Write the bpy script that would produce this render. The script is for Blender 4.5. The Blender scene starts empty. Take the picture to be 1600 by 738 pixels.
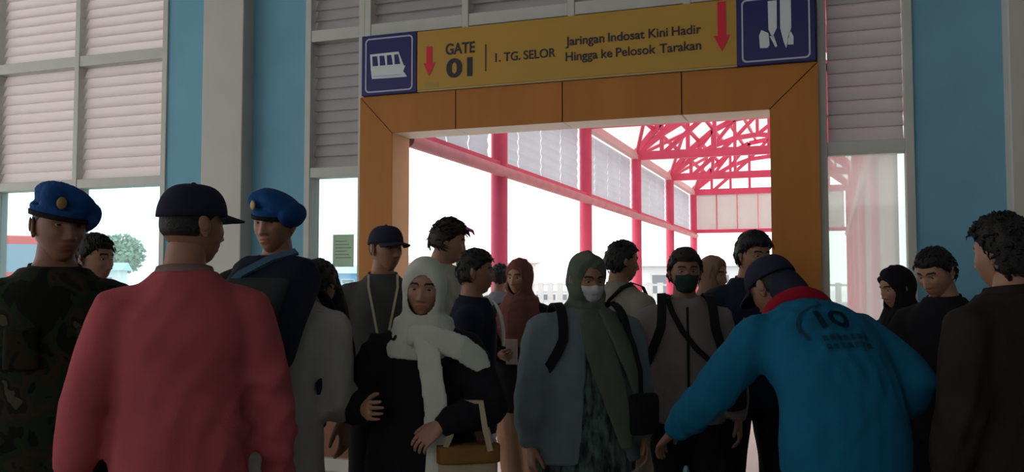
import bpy, bmesh, math, random
import numpy as np
from mathutils import Vector, Matrix, Euler

random.seed(7)
SC = bpy.context.scene
COL = SC.collection
R = math.radians

# ------------------------------------------------------------------ camera
cam = bpy.data.cameras.new('camera')
camo = bpy.data.objects.new('camera', cam)
COL.objects.link(camo)
cam.sensor_width = 36.0
cam.lens = 36.0 * 1393.0 / 1600.0
cam.clip_end = 500
camo.location = (0, -5.793, 1.4)
camo.rotation_euler = (R(90 + 2.918), 0, R(19.75))
SC.camera = camo

# ------------------------------------------------------------------ world, light, exposure
w = bpy.data.worlds.new('overcast_sky')
SC.world = w
w.use_nodes = True
bg = w.node_tree.nodes['Background']
bg.inputs[0].default_value = (1.0, 0.99, 0.975, 1)
bg.inputs[1].default_value = 1.75
SC.view_settings.view_transform = 'Standard'
SC.view_settings.look = 'None'
SC.view_settings.gamma = 1
SC.view_settings.exposure = 0.28
SC.view_settings.use_curve_mapping = False


# ------------------------------------------------------------------ materials
_M = {}


def mat(name, col, rough=0.6, noise=0.0, nscale=20.0, bump=0.0, bscale=60.0, metal=0.0, spec=0.3,
        col2=None, emit=None, stretch=(1, 1, 1), trans=0.0):
    if name in _M:
        return _M[name]
    m = bpy.data.materials.new(name)
    m.use_nodes = True
    nt = m.node_tree
    b = nt.nodes['Principled BSDF']
    b.inputs['Base Color'].default_value = (*col, 1)
    b.inputs['Roughness'].default_value = rough
    b.inputs['Metallic'].default_value = metal
    b.inputs['Specular IOR Level'].default_value = spec
    tc = nt.nodes.new('ShaderNodeTexCoord')
    mp = nt.nodes.new('ShaderNodeMapping')
    mp.inputs['Scale'].default_value = stretch
    nt.links.new(tc.outputs['Object'], mp.inputs[0])
    if noise or col2:
        n = nt.nodes.new('ShaderNodeTexNoise')
        n.inputs['Scale'].default_value = nscale
        n.inputs['Detail'].default_value = 4
        nt.links.new(mp.outputs[0], n.inputs['Vector'])
        cr = nt.nodes.new('ShaderNodeValToRGB')
        c2 = col2 if col2 else tuple(c * (1 - noise) for c in col)
        cr.color_ramp.elements[0].position = 0.35
        cr.color_ramp.elements[1].position = 0.65
        cr.color_ramp.elements[0].color = (*c2, 1)
        cr.color_ramp.elements[1].color = (*col, 1)
        nt.links.new(n.outputs['Fac'], cr.inputs[0])
        nt.links.new(cr.outputs[0], b.inputs['Base Color'])
    if bump:
        n2 = nt.nodes.new('ShaderNodeTexNoise')
        n2.inputs['Scale'].default_value = bscale
        n2.inputs['Detail'].default_value = 5
        nt.links.new(mp.outputs[0], n2.inputs['Vector'])
        bp = nt.nodes.new('ShaderNodeBump')
        bp.inputs['Strength'].default_value = bump
        bp.inputs['Distance'].default_value = 0.01
        nt.links.new(n2.outputs['Fac'], bp.inputs['Height'])
        nt.links.new(bp.outputs[0], b.inputs['Normal'])
    if trans:
        tr = nt.nodes.new('ShaderNodeBsdfTranslucent')
        tr.inputs[0].default_value = (*col, 1)
        mx = nt.nodes.new('ShaderNodeMixShader')
        mx.inputs[0].default_value = trans
        out = nt.nodes['Material Output']
        nt.links.new(b.outputs[0], mx.inputs[1])
        nt.links.new(tr.outputs[0], mx.inputs[2])
        nt.links.new(mx.outputs[0], out.inputs['Surface'])
    if emit:
        b.inputs['Emission Color'].default_value = (*col, 1)
        b.inputs['Emission Strength'].default_value = emit
    _M[name] = m
    return m


def glass_mat(name, tint, haze=0.0):
    m = bpy.data.materials.new(name)
    m.use_nodes = True
    nt = m.node_tree
    for n in list(nt.nodes):
        if n.type != 'OUTPUT_MATERIAL':
            nt.nodes.remove(n)
    out = [n for n in nt.nodes if n.type == 'OUTPUT_MATERIAL'][0]
    t = nt.nodes.new('ShaderNodeBsdfTransparent')
    t.inputs[0].default_value = (*tint, 1)
    g = nt.nodes.new('ShaderNodeBsdfGlossy')
    g.inputs['Roughness'].default_value = 0.03
    mx = nt.nodes.new('ShaderNodeMixShader')
    mx.inputs[0].default_value = 0.05
    nt.links.new(t.outputs[0], mx.inputs[1])
    nt.links.new(g.outputs[0], mx.inputs[2])
    last = mx
    if haze:
        df = nt.nodes.new('ShaderNodeBsdfTranslucent')
        df.inputs[0].default_value = (0.85, 0.9, 0.88, 1)
        m2 = nt.nodes.new('ShaderNodeMixShader')
        m2.inputs[0].default_value = haze
        nt.links.new(mx.outputs[0], m2.inputs[1])
        nt.links.new(df.outputs[0], m2.inputs[2])
        last = m2
    nt.links.new(last.outputs[0], out.inputs['Surface'])
    return m


def fabric(name, col, var=0.15, bump=0.25, bscale=180.0):
    return mat('fabric_' + name, col, rough=0.9, noise=var, nscale=9, bump=bump, bscale=bscale, spec=0.1)


BLUE_WALL = mat('blue_paint', (0.16, 0.37, 0.49), 0.7, noise=0.08, nscale=3, bump=0.05, bscale=40)
CREAM = mat('cream_paint', (0.50, 0.49, 0.44), 0.7, noise=0.06, nscale=3, bump=0.05, bscale=40)
ALU = mat('pale_aluminium', (0.50, 0.50, 0.46), 0.5, noise=0.06, nscale=8)
SLAT = mat('louvre_white', (0.70, 0.66, 0.66), 0.55, noise=0.06, nscale=6, trans=0.35)
SLAT_LIT = mat('louvre_white_baked_light', (0.84, 0.80, 0.80), 0.55, noise=0.06, nscale=6, trans=0.58)  # stronger light on the long window's slats put into a paler colour
SLAT_GREY = mat('louvre_grey', (0.50, 0.48, 0.48), 0.6, noise=0.1, nscale=6, trans=0.25)  # darker, less translucent slats left of and above the gate
ORANGE = mat('orange_wood_panel', (0.43, 0.155, 0.018), 0.5, noise=0.15, nscale=4, bump=0.05, bscale=30, stretch=(1, 1, 0.12))
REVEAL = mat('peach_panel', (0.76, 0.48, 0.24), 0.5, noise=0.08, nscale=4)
SOFFIT = mat('cream_soffit', (0.93, 0.88, 0.76), 0.55, noise=0.06, nscale=5)
DARKGAP = mat('dark_joint', (0.03, 0.015, 0.01), 0.9)
RED = mat('red_steel_paint', (0.84, 0.11, 0.20), 0.45, noise=0.12, nscale=3)
PINKPIPE = mat('faded_pink_pipe', (0.78, 0.33, 0.36), 0.5, noise=0.15, nscale=4)
WHITE_SHEET = mat('white_sheet_cladding', (0.82, 0.88, 0.92), 0.5, noise=0.1, nscale=3, trans=0.5)
GLASS = glass_mat('window_glass', (0.80, 0.97, 1.0))
GLASS_HAZE = glass_mat('dusty_window_glass', (0.86, 0.95, 0.93), 0.30)


# ------------------------------------------------------------------ object helpers
def setp(o, label=None, cat=None, group=None, kind=None):
    if label:
        o['label'] = label
    if cat:
        o['category'] = cat
    if group:
        o['group'] = group
    if kind:
        o['kind'] = kind
    return o


def empty(name, loc=(0, 0, 0), rz=0.0, **k):
    o = bpy.data.objects.new(name, None)
    o.empty_display_size = 0.1
    COL.objects.link(o)
    o.location = loc
    o.rotation_euler = (0, 0, rz)
    return setp(o, **k)


def mesh_data(name, V, Fc, mats, midx=None, smooth=False):
    me = bpy.data.meshes.new(name)
    me.from_pydata([tuple(v) for v in V], [], [tuple(f) for f in Fc])
    for m in (mats if isinstance(mats, (list, tuple)) else [mats]):
        me.materials.append(m)
    if midx is not None:
        me.polygons.foreach_set('material_index', np.asarray(midx, dtype=np.int32))
    if smooth:
        me.polygons.foreach_set('use_smooth', np.ones(len(me.polygons), dtype=bool))
    me.update()
    return me


def link(name, me, parent=None, loc=None, **k):
    o = bpy.data.objects.new(name, me)
    COL.objects.link(o)
    if parent is not None:
        o.parent = parent
    if loc is not None:
        o.location = loc
    return setp(o, **k)


class MB:
    """collects simple solids into one mesh"""

    def __init__(self):
        self.v, self.f = [], []

    def add(self, V, Fc):
        n = len(self.v)
        self.v += [tuple(x) for x in V]
        self.f += [tuple(i + n for i in f) for f in Fc]
        return self

    def box(self, x0, x1, y0, y1, z0, z1):
        V = [(x, y, z) for x in (x0, x1) for y in (y0, y1) for z in (z0, z1)]
        Fc = [(0, 1, 3, 2), (4, 6, 7, 5), (0, 4, 5, 1), (2, 3, 7, 6), (0, 2, 6, 4), (1, 5, 7, 3)]
        return self.add(V, Fc)

    def bar(self, a, b, wx, wz):
        """rectangular bar between two points"""
        a, b = Vector(a), Vector(b)
        d = (b - a).normalized()
        up = Vector((0, 0, 1)) if abs(d.z) < 0.9 else Vector((0, 1, 0))
        s = d.cross(up).normalized()
        t = s.cross(d).normalized()
        V = [p + s * sx * wx / 2 + t * sz * wz / 2 for p in (a, b) for sx in (-1, 1) for sz in (-1, 1)]
        Fc = [(0, 1, 3, 2), (4, 6, 7, 5), (0, 4, 5, 1), (2, 3, 7, 6), (0, 2, 6, 4), (1, 5, 7, 3)]
        return self.add(V, Fc)

    def cyl(self, a, b, r, n=14, r2=None):
        a, b = Vector(a), Vector(b)
        r2 = r if r2 is None else r2
        d = (b - a).normalized()
        up = Vector((0, 0, 1)) if abs(d.z) < 0.9 else Vector((0, 1, 0))
        s = d.cross(up).normalized()
        t = s.cross(d)
        V = []
        for p, q in ((a, r), (b, r2)):
            for i in range(n):
                an = 2 * math.pi * i / n
                V.append(p + (s * math.cos(an) + t * math.sin(an)) * q)
        Fc = [(i, (i + 1) % n, n + (i + 1) % n, n + i) for i in range(n)]
        Fc += [tuple(range(n))[::-1], tuple(range(n, 2 * n))]
        return self.add(V, Fc)

    def prism(self, poly, y0, y1):
        """polygon in XZ extruded from y0 (front) to y1"""
        n = len(poly)
        V = [(x, y0, z) for x, z in poly] + [(x, y1, z) for x, z in poly]
        Fc = [tuple(range(n)), tuple(range(2 * n - 1, n - 1, -1))]
        Fc += [(i, n + i, n + (i + 1) % n, (i + 1) % n) for i in range(n)]
        return self.add(V, Fc)

    def build(self, name, m, parent=None, bevel=0.0, smooth=False, **k):
        me = mesh_data(name, self.v, self.f, m)
        bm = bmesh.new()
        bm.from_mesh(me)
        bmesh.ops.recalc_face_normals(bm, faces=bm.faces)
        bm.to_mesh(me)
        bm.free()
        if smooth:
            me.polygons.foreach_set('use_smooth', np.ones(len(me.polygons), dtype=bool))
        o = link(name, me, parent, **k)
        if bevel:
            b = o.modifiers.new('bevel', 'BEVEL')
            b.width = bevel
            b.segments = 2
            b.limit_method = 'ANGLE'
        if smooth:
            try:
                me.set_sharp_from_angle(angle=R(40))
            except Exception:
                pass
        return o


def box(name, m, x0, x1, y0, y1, z0, z1, parent=None, bevel=0.0, **k):
    return MB().box(x0, x1, y0, y1, z0, z1).build(name, m, parent, bevel, **k)


# ================================================================== the hall
FLOORT = mat('hall_floor_tile', (0.42, 0.40, 0.37), 0.35, noise=0.1, nscale=2)
CEIL = mat('hall_ceiling_white', (0.62, 0.62, 0.60), 0.8, noise=0.05, nscale=2)
fl = box('floor', FLOORT, -11.0, 3.0, -13.0, 0.3, -0.12, 0.0, kind='structure')
box('ceiling', CEIL, -11.0, 3.0, -13.0, 0.2, 4.70, 4.85, kind='structure')
GREYW = mat('grey_hall_wall', (0.30, 0.33, 0.35), 0.8, noise=0.08, nscale=2)
box('light_blocker_back', GREYW, -11.0, 3.0, -13.15, -13.0, 0.0, 2.9, kind='structure')  # unseen wall added to block light from behind, left open above
box('wall_right', GREYW, 3.0, 3.15, -13.0, 0.3, 0.0, 4.85, kind='structure')

# gate wall: blue fields between the window bays, and the band above them
WY0, WY1 = 0.06, 0.20
wb = MB()
wb.box(-5.10, -3.79, WY0, WY1, 0, 4.70)
wb.box(0.48, 3.0, WY0, WY1, 0, 4.70)
wb.box(-11.0, -5.10, WY0, WY1, 4.40, 4.70)
wb.box(-3.79, 0.48, WY0, WY1, 4.40, 4.70)
wb.build('wall_front', BLUE_WALL, kind='structure')
WAIN = mat('brown_wainscot', (0.20, 0.085, 0.04), 0.6, noise=0.25, nscale=5, stretch=(1, 1, 0.2))
wn = MB()
wn.box(-11.0, -5.10, WY0 + 0.02, WY1 - 0.02, 0.0, 0.60)
wn.box(-3.79, -3.275, WY0 + 0.02, WY1 - 0.02, 0.0, 0.60)
wn.box(-0.065, 0.48, WY0 + 0.02, WY1 - 0.02, 0.0, 0.60)
wn.build('trim_1', WAIN, kind='structure')
box('trim_2', CREAM, -4.645, -4.266, -0.075, WY0 + 0.01, 0, 4.70, bevel=0.008, kind='structure')
box('trim_3', CREAM, 0.965, 1.50, -0.12, WY0 + 0.01, 0, 4.70, bevel=0.008, kind='structure')
bb = MB()
bb.box(-11.0, -4.645, 0.035, WY0 + 0.03, 0.0, 0.09)
bb.box(-4.266, -3.29, 0.035, WY0 + 0.03, 0.0, 0.09)
bb.box(-0.05, 0.965, 0.035, WY0 + 0.03, 0.0, 0.09)
bb.build('baseboard_front', CREAM, kind='structure')

# ---- window bays: louvre blades above, glass below
_slat_cache = {}


def slat_mesh(width, sm):
    key = (round(width, 3), sm.name)
    if key in _slat_cache:
        return _slat_cache[key]
    # blade section in (y, z): leaning outwards at the bottom, with small lips
    t = 0.006
    a = R(24)
    c, s = math.cos(a), math.sin(a)
    pts = [(-0.056, -t), (0.056, -t), (0.060, 0.010), (0.056, t), (-0.056, t), (-0.060, -0.010)]
    sec = [(p * s + q * c, p * c - q * s) for p, q in pts]
    V = [(x, y, z) for x in (-width / 2, width / 2) for y, z in sec]
    n = len(sec)
    Fc = [tuple(range(n))[::-1], tuple(range(n, 2 * n))] + [(i, (i + 1) % n, n + (i + 1) % n, n + i) for i in range(n)]
    me = mesh_data('slat', V, Fc, sm)
    _slat_cache[key] = me
    return me


def louvre(parent, x0, x1, z0, z1, sm, pitch=0.0825):
    wdt = x1 - x0 - 0.012
    n = int((z1 - z0) / pitch)
    p = (z1 - z0) / n
    for i in range(n):
        link('slat', slat_mesh(wdt, sm), parent, ((x0 + x1) / 2, 0.128, z0 + p * (i + 0.5)))


def window(name, bays, lower=True, glass=GLASS, sm=SLAT):
    """bays: list of x positions of mullion centres"""
    wdw = empty(name, (0, 0, 0), kind='structure')
    x0, x1 = bays[0], bays[-1]
    zl0, zl1 = 2.275, 3.235
    for i, x in enumerate(bays):
        wd = 0.05
        box('mullion', ALU, x - wd / 2, x + wd / 2, 0.045, 0.19, 0.60 if lower else 3.22, 4.40, wdw, 0.004)
    for i in range(len(bays) - 1):
        a, b = bays[i] + 0.025, bays[i + 1] - 0.025
        box('rail', ALU, a, b, 0.05, 0.185, 3.235, 3.325, wdw, 0.004)
        box('rail', ALU, a, b, 0.06, 0.185, 4.33, 4.40, wdw, 0.004)
        louvre(wdw, a, b, 3.335, 4.33, sm)
        if lower:
            box('rail', ALU, a, b, 0.05, 0.185, 2.19, 2.265, wdw, 0.004)
            louvre(wdw, a, b, zl0, zl1, sm)
            box('pane', glass, a, b, 0.118, 0.124, 0.64, 2.19, wdw)
            box('window_sill', mat('white_sill', (0.8, 0.8, 0.76), 0.5), a, b, 0.03, 0.19, 0.60, 0.645, wdw, 0.004)
    return wdw


window('window_1', [-10.70, -9.77, -8.84, -7.91, -6.98, -6.05, -5.122], sm=SLAT_LIT)
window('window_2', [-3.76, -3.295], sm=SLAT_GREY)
window('window_3', [-0.04, 0.455], glass=GLASS_HAZE)
# grey-slatted clerestory above the gate, between the two narrow windows
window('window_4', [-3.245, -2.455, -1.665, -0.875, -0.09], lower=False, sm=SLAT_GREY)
wi = MB()
wi.box(-3.295, -0.04, 0.10, 0.19, 2.76, 3.23)
wi.build('trim_4', CREAM, kind='structure')

# ---- gate portal of orange panels
gate = empty('gate_portal', (-1.684, 0, 0), label='orange panelled gate portal framing the bright walkway outside', cat='gate')


def gp(o):
    o.location = (1.684, 0, 0)
    return o


XL0, XL1, XR0, XR1 = -3.277, -3.012, -0.354, -0.062
ZI, ZO = 2.485, 2.765
g = 0.004
FY0, FY1 = 0.0, 0.285
core = MB()
core.box(XL0 + 0.006, XL1 - 0.006, FY0 + 0.008, FY1 - 0.006, 0, ZO - 0.02)
core.box(XR0 + 0.006, XR1 - 0.006, FY0 + 0.008, FY1 - 0.006, 0, ZO - 0.02)
core.box(XL0 + 0.006, XR1 - 0.006, FY0 + 0.008, FY1 - 0.006, ZI + 0.006, ZO - 0.006)
gp(core.build('core', DARKGAP, gate))
gp(MB().prism([(XL0, 0), (XL1, 0), (XL1, ZI - g), (XL0, ZO - g)], FY0, FY0 + 0.012).build('jamb_panel', ORANGE, gate))
gp(MB().prism([(XR0, 0), (XR1, 0), (XR1, ZO - g), (XR0, ZI - g)], FY0, FY0 + 0.012).build('jamb_panel', ORANGE, gate))
seams = [-2.507, -1.715, -0.905]
gp(MB().prism([(XL0 + g, ZO), (XL1 + g, ZI), (seams[0] - g, ZI), (seams[0] - g, ZO)], FY0, FY0 + 0.012).build('lintel_panel', ORANGE, gate))
for a, b in zip(seams[:-1], seams[1:]):
    gp(MB().prism([(a + g, ZO), (a + g, ZI), (b - g, ZI), (b - g, ZO)], FY0, FY0 + 0.012).build('lintel_panel', ORANGE, gate))
gp(MB().prism([(seams[2] + g, ZO), (seams[2] + g, ZI), (XR0 - g, ZI), (XR1 - g, ZO)], FY0, FY0 + 0.012).build('lintel_panel', ORANGE, gate))
gp(box('reveal_panel', REVEAL, XL1 - 0.008, XL1, FY0 + 0.012, FY1, 0, ZI, gate))
gp(box('reveal_panel', REVEAL, XR0, XR0 + 0.008, FY0 + 0.012, FY1, 0, ZI, gate))
for a, b in zip([XL1] + seams, seams + [XR0]):
    gp(box('soffit_panel', SOFFIT, a + 0.003, b - 0.003, FY0 + 0.012, FY1, ZI, ZI + 0.008, gate))
gp(box('side_panel', ORANGE, XL0, XL0 + 0.008, FY0 + 0.012, FY1, 0, ZO, gate))
gp(box('side_panel', ORANGE, XR1 - 0.008, XR1, FY0 + 0.012, FY1, 0, ZO, gate))

# ---- direction sign over the gate
YEL = mat('sign_yellow', (0.44, 0.25, 0.035), 0.45, noise=0.05, nscale=3)
NAVY = mat('sign_navy', (0.014, 0.013, 0.11), 0.35)
SLINE = mat('sign_line_white', (0.42, 0.44, 0.56), 0.4)
SWHITE = mat('sign_white', (0.62, 0.64, 0.66), 0.5)
SRED = mat('sign_red', (0.62, 0.015, 0.04), 0.45)
SBLACK = mat('sign_black', (0.025, 0.018, 0.03), 0.5)
SY = -0.030
sg = empty('gate_sign', (-1.66, 0.0, 2.765), label='long yellow direction sign with navy boat and walking pictogram ends above the gate', cat='sign')


def sp(o):
    o.location = (1.66, 0, -2.765)
    return o


sp(box('yellow_panel', YEL, -2.798, -0.547, SY, 0.09, 2.777, 3.205, sg, 0.003))
sp(box('sign_edge', mat('sign_edge_cream', (0.42, 0.33, 0.16), 0.5), -2.798, -0.547, SY + 0.004, 0.09, 2.7665, 2.7765, sg))


def rrect(x0, x1, z0, z1, r, n=5):
    P = []
    for cx, cz, a0 in ((x1 - r, z1 - r, 0), (x0 + r, z1 - r, 90), (x0 + r, z0 + r, 180), (x1 - r, z0 + r, 270)):
        for i in range(n + 1):
            a = R(a0 + 90 * i / n)
            P.append((cx + r * math.cos(a), cz + r * math.sin(a)))
    return P


def blue_end(x0, x1):
    e = sp(box('navy_panel', NAVY, x0, x1, SY - 0.004, 0.09, 2.7665, 3.212, sg, 0.004))
    o, i = rrect(x0 + 0.032, x1 - 0.03, 2.785, 3.188, 0.03), rrect(x0 + 0.042, x1 - 0.04, 2.795, 3.178, 0.024)
    n = len(o)
    V = [(x, SY - 0.007, z) for x, z in o] + [(x, SY - 0.007, z) for x, z in i] + [(x, SY - 0.0035, z) for x, z in o] + [(x, SY - 0.0035, z) for x, z in i]
    Fc = []
    for k in range(n):
        j = (k + 1) % n
        Fc += [(k, j, n + j, n + k), (k, 2 * n + k, 2 * n + j, j), (n + k, n + j, 3 * n + j, 3 * n + k)]
    link('border_line', mesh_data('border_line', V, Fc, SLINE), e)
    return e


def decal(poly, m, name, parent, d=0.004):
    return MB().prism(poly, SY - 0.004 - d, SY - 0.0035).build(name, m, parent)


eL = blue_end(-3.249, -2.800)
decal([(-3.160, 2.886), (-2.873, 2.882), (-2.905, 2.925), (-2.888, 2.965), (-3.171, 2.965)], SWHITE, 'boat_hull', eL)
decal([(-3.17, 2.9655), (-2.90, 2.9655), (-2.945, 3.072), (-3.177, 3.069)], SWHITE, 'boat_cabin', eL)
for k in range(4):
    a = -3.160 + 0.060 * k
    decal([(a + 0.006, 2.980), (a + 0.050, 2.980), (a + 0.040 - 0.002 * k, 3.052), (a + 0.002, 3.052)], NAVY, 'boat_window', eL, 0.006)
decal([(-3.150, 2.900), (-2.91, 2.897), (-2.915, 2.905), (-3.150, 2.908)], SLINE, 'boat_stripe', eL, 0.006)
eR = blue_end(-0.549, -0.073)
decal([(-0.354, 3.165), (-0.300, 3.165), (-0.302, 2.99), (-0.330, 2.93), (-0.352, 2.985)], SWHITE, 'pictogram_leg', eR)
decal([(-0.281, 3.165), (-0.215, 3.165), (-0.215, 2.985), (-0.238, 2.90), (-0.247, 2.858), (-0.262, 2.90), (-0.281, 2.985)], SWHITE, 'pictogram_leg', eR)
decal([(-0.410, 2.950), (-0.395, 2.985), (-0.352, 2.96), (-0.347, 2.885), (-0.36, 2.868), (-0.405, 2.870)], SWHITE, 'pictogram_foot', eR)
decal([(-0.345, 2.94), (-0.322, 2.945), (-0.300, 2.875), (-0.312, 2.868)], SWHITE, 'pictogram_foot', eR)
decal([(-0.236, 2.93), (-0.218, 2.96), (-0.202, 2.925), (-0.203, 2.876), (-0.238, 2.878)], SWHITE, 'pictogram_foot', eR)


def arrow(xc, ztop, zneck, ztip, hw, sw):
    sp(MB().prism([(xc - sw, ztop), (xc - sw, zneck), (xc - hw, zneck), (xc, ztip), (xc + hw, zneck), (xc + sw, zneck), (xc + sw, ztop)][::-1], SY - 0.003, SY + 0.002).build('red_arrow', SRED, sg))


arrow(-2.700, 3.088, 2.968, 2.872, 0.046, 0.022)
arrow(-0.640, 3.195, 2.975, 2.872, 0.052, 0.026)
sp(MB().box(-2.269, -2.261, SY - 0.003, SY + 0.002, 2.875, 3.065).build('divider_bar', SBLACK, sg))
sp(MB().box(-2.735, -2.63, SY - 0.0015, SY + 0.002, 2.788, 2.826).build('sticker', mat('sticker_brown', (0.36, 0.23, 0.06), 0.6), sg))


def text_mesh(body, bold):
    cu = bpy.data.curves.new('lettering', 'FONT')
    cu.body = body
    cu.extrude = 0.0015
    cu.offset = bold
    cu.size = 1
    t = bpy.data.objects.new('tmp_text', cu)
    COL.objects.link(t)
    dg = bpy.context.evaluated_depsgraph_get()
    me = bpy.data.meshes.new_from_object(t.evaluated_get(dg))
    bpy.data.objects.remove(t)
    bpy.data.curves.remove(cu)
    co = np.empty(len(me.vertices) * 3)
    me.vertices.foreach_get('co', co)
    return me, co.reshape(-1, 3)


def text_line(body, x0, x1, z0, z1, bold, parent, y, m):
    """one object per word, fitted into the given rectangle of the XZ plane"""
    parts, pen = [], 0.0
    for wd in body.split():
        me, co = text_mesh(wd, bold)
        co[:, 0] += pen - co[:, 0].min()
        pen = co[:, 0].max() + 0.30
        parts.append((me, co))
    al = np.vstack([c for _, c in parts])
    mn, mx = al.min(0), al.max(0)
    res = []
    for me, co in parts:
        out = np.zeros_like(co)
        out[:, 0] = x0 + (co[:, 0] - mn[0]) / (mx[0] - mn[0]) * (x1 - x0)
        out[:, 2] = z0 + (co[:, 1] - mn[1]) / (mx[1] - mn[1]) * (z1 - z0)
        out[:, 1] = y - (co[:, 2] - mn[2])
        me.vertices.foreach_set('co', out.ravel())
        me.update()
        me.materials.clear()
        me.materials.append(m)
        res.append(link('lettering', me, parent))
    return res


for body, x0, x1, z0, z1, bo in [
        ('GATE', -2.572, -2.347, 3.014, 3.096, 0.02), ('01', -2.566, -2.366, 2.847, 2.986, 0.035),
        ('1. TG. SELOR', -2.193, -1.753, 2.932, 2.995, 0.015),
        ('Jaringan Indosat Kini Hadir', -1.682, -0.770, 2.982, 3.062, 0.015),
        ('Hingga ke Pelosok Tarakan', -1.682, -0.772, 2.876, 2.956, 0.015)]:
    for o in text_line(body, x0, x1, z0, z1, bo, sg, SY - 0.0005, SBLACK):
        sp(o)

# notice taped to the glass of the narrow window
nt_ = empty('paper_notice', (-3.475, 0.114, 1.51), label='pale green paper notice taped inside the narrow window beside the gate', cat='notice')
box('sheet', mat('notice_paper', (0.55, 0.62, 0.50), 0.7, noise=0.08, nscale=12, trans=0.6), -0.090, 0.090, -0.002, 0.0, 0.0, 0.245, nt_)
for k in range(6):
    box('print_line', mat('notice_print', (0.22, 0.28, 0.22), 0.8), -0.07, 0.05 + 0.02 * ((k * 7) % 3 - 1), -0.003, -0.0018, 0.19 - 0.025 * k, 0.197 - 0.025 * k, nt_)

# ================================================================== outside
CONC = mat('pale_pier_concrete', (0.62, 0.56, 0.52), 0.8, noise=0.12, nscale=0.8, bump=0.1, bscale=20)
box('pier_deck', CONC, -60, 30, 0.3, 46, -0.30, -0.01, kind='structure')
SEA = mat('grey_sea', (0.45, 0.50, 0.50), 0.15, bump=0.2, bscale=2)
box('sea', SEA, -220, 200, 46.0, 260, -1.6, -1.2, kind='structure')

# walkway canopy: red columns, rails, sheets, trusses
CX0, CX1 = -3.15, 0.40
CY = [2.60 + 3.36 * i for i in range(5)]
YE, ZC, ZR = CY[-1], 3.56, 2.50
walk = empty('walkway_canopy', (-1.375, 9.32, 0), label='red steel walkway canopy with arched trusses and white side sheets', cat='canopy')


def wk(o):
    o.location = (1.375, -9.32, 0)
    return o


def arch(x, rise=1.15, z0=3.62):
    u = (x - (CX0 + CX1) / 2) / ((CX1 - CX0) / 2)
    return z0 + rise * (1 - u * u)


for x in (CX0, CX1):
    for y in CY:
        o = wk(MB().cyl((x, y, 0), (x, y, ZC), 0.085, 16).build('column', RED, walk, smooth=True))
        MB().box(-0.13, 0.13, -0.13, 0.13, 0, 0.02).build('base_plate', RED, o, loc=(x, y, 0))
    s = 1 if x < -1 else -1
    yb0, yb1 = 0.42, YE
    wk(MB().cyl((x + 0.06 * s, yb0, ZR), (x + 0.06 * s, yb1, ZR), 0.055, 12).build('side_rail', PINKPIPE, walk, smooth=True))
    wk(MB().box(x - 0.04, x + 0.04, yb0, yb1, 2.555, 2.605).build('sheet_ledge', RED, walk))
    wk(MB().box(x - 0.05, x + 0.05, yb0, yb1, 3.50, 3.61).build('eave_beam', mat('eave_pale_pink', (0.86, 0.62, 0.60), 0.5), walk))
    ys = [yb0] + CY
    for a, b in zip(ys[:-1], ys[1:]):
        n = 4 if b - a > 2 else 2
        for k in range(n):
            ya = a + 0.05 + (b - a - 0.1) * k / n
            yb = a + 0.05 + (b - a - 0.1) * (k + 1) / n - 0.030
            V, Fc = [], []
            m = 8
            for i in range(m * 2 + 1):       # horizontally ribbed sheet
                z = 2.60 + 0.90 * i / (m * 2)
                xo = x - 0.100 * s + (0.014 if i % 2 else -0.0) * s
                V += [(xo, ya, z), (xo, yb, z), (xo - 0.006, ya, z), (xo - 0.006, yb, z)]
            for i in range(m * 2):
                c = 4 * i
                Fc += [(c, c + 1, c + 5, c + 4), (c + 2, c + 6, c + 7, c + 3), (c, c + 4, c + 6, c + 2), (c + 1, c + 3, c + 7, c + 5)]
            wk(link('side_sheet', mesh_data('side_sheet', V, Fc, WHITE_SHEET), walk))
# low pink boarding closes the seaward side below the rail
PINKB = mat('faded_pink_boarding', (0.62, 0.42, 0.42), 0.6, noise=0.2, nscale=3, trans=0.3)
BAYS = [(0.50, 1.50), (1.53, 2.50), (2.70, 3.30), (4.25, 5.05), (5.08, 5.86)]
for a, b in zip(CY[1:-1], CY[2:]):
    BAYS += [(a + .10 + (b - a - .20) * k / 3, a + .10 + (b - a - .20) * (k + 1) / 3 - .03) for k in range(3)]
for ya, yb in BAYS:
    wk(box('side_board', PINKB, CX1 - 0.012, CX1 + 0.012, ya, yb, 0.25, 2.45, walk))

for y in CY:
    t = MB()
    zc = ZC
    t.bar((CX0, y, zc), (CX1, y, zc), 0.09, 0.14)
    N = 8
    xs = [CX0 + (CX1 - CX0) * i / N for i in range(N + 1)]
    for a, b in zip(xs[:-1], xs[1:]):
        t.bar((a, y, arch(a)), (b, y, arch(b)), 0.08, 0.10)
        t.bar((a, y, arch(a, 0.78, 3.58)), (b, y, arch(b, 0.78, 3.58)), 0.07, 0.09)
    for i in range(1, N):
        xa = xs[i]
        t.bar((xa, y, arch(xa, 0.78, 3.58)), (xa, y, arch(xa)), 0.06, 0.08)
        xb = xs[i + 1]
        t.bar((xa, y, arch(xa, 0.78, 3.58)), (xb, y, arch(xb)), 0.05, 0.07)
    for i in (1, 2, 3, 5, 6, 7):
        t.bar((xs[i], y, zc), (xs[i], y, arch(xs[i], 0.78, 3.58)), 0.06, 0.08)
    t.bar((xs[1], y, zc), (xs[3], y, arch(xs[3], 0.78, 3.58)), 0.06, 0.075)
    t.bar((xs[7], y, zc), (xs[5], y, arch(xs[5], 0.78, 3.58)), 0.06, 0.075)
    wk(t.build('truss', RED, walk))
for i in (1, 2, 3, 4, 5, 7, 8, 9, 10, 11):
    x = CX0 + (CX1 - CX0) * i / 12
    wk(MB().bar((x, 0.45, arch(x) + 0.05), (x, YE + 0.05, arch(x) + 0.05), 0.05, 0.06).build('purlin', RED, walk))
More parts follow.
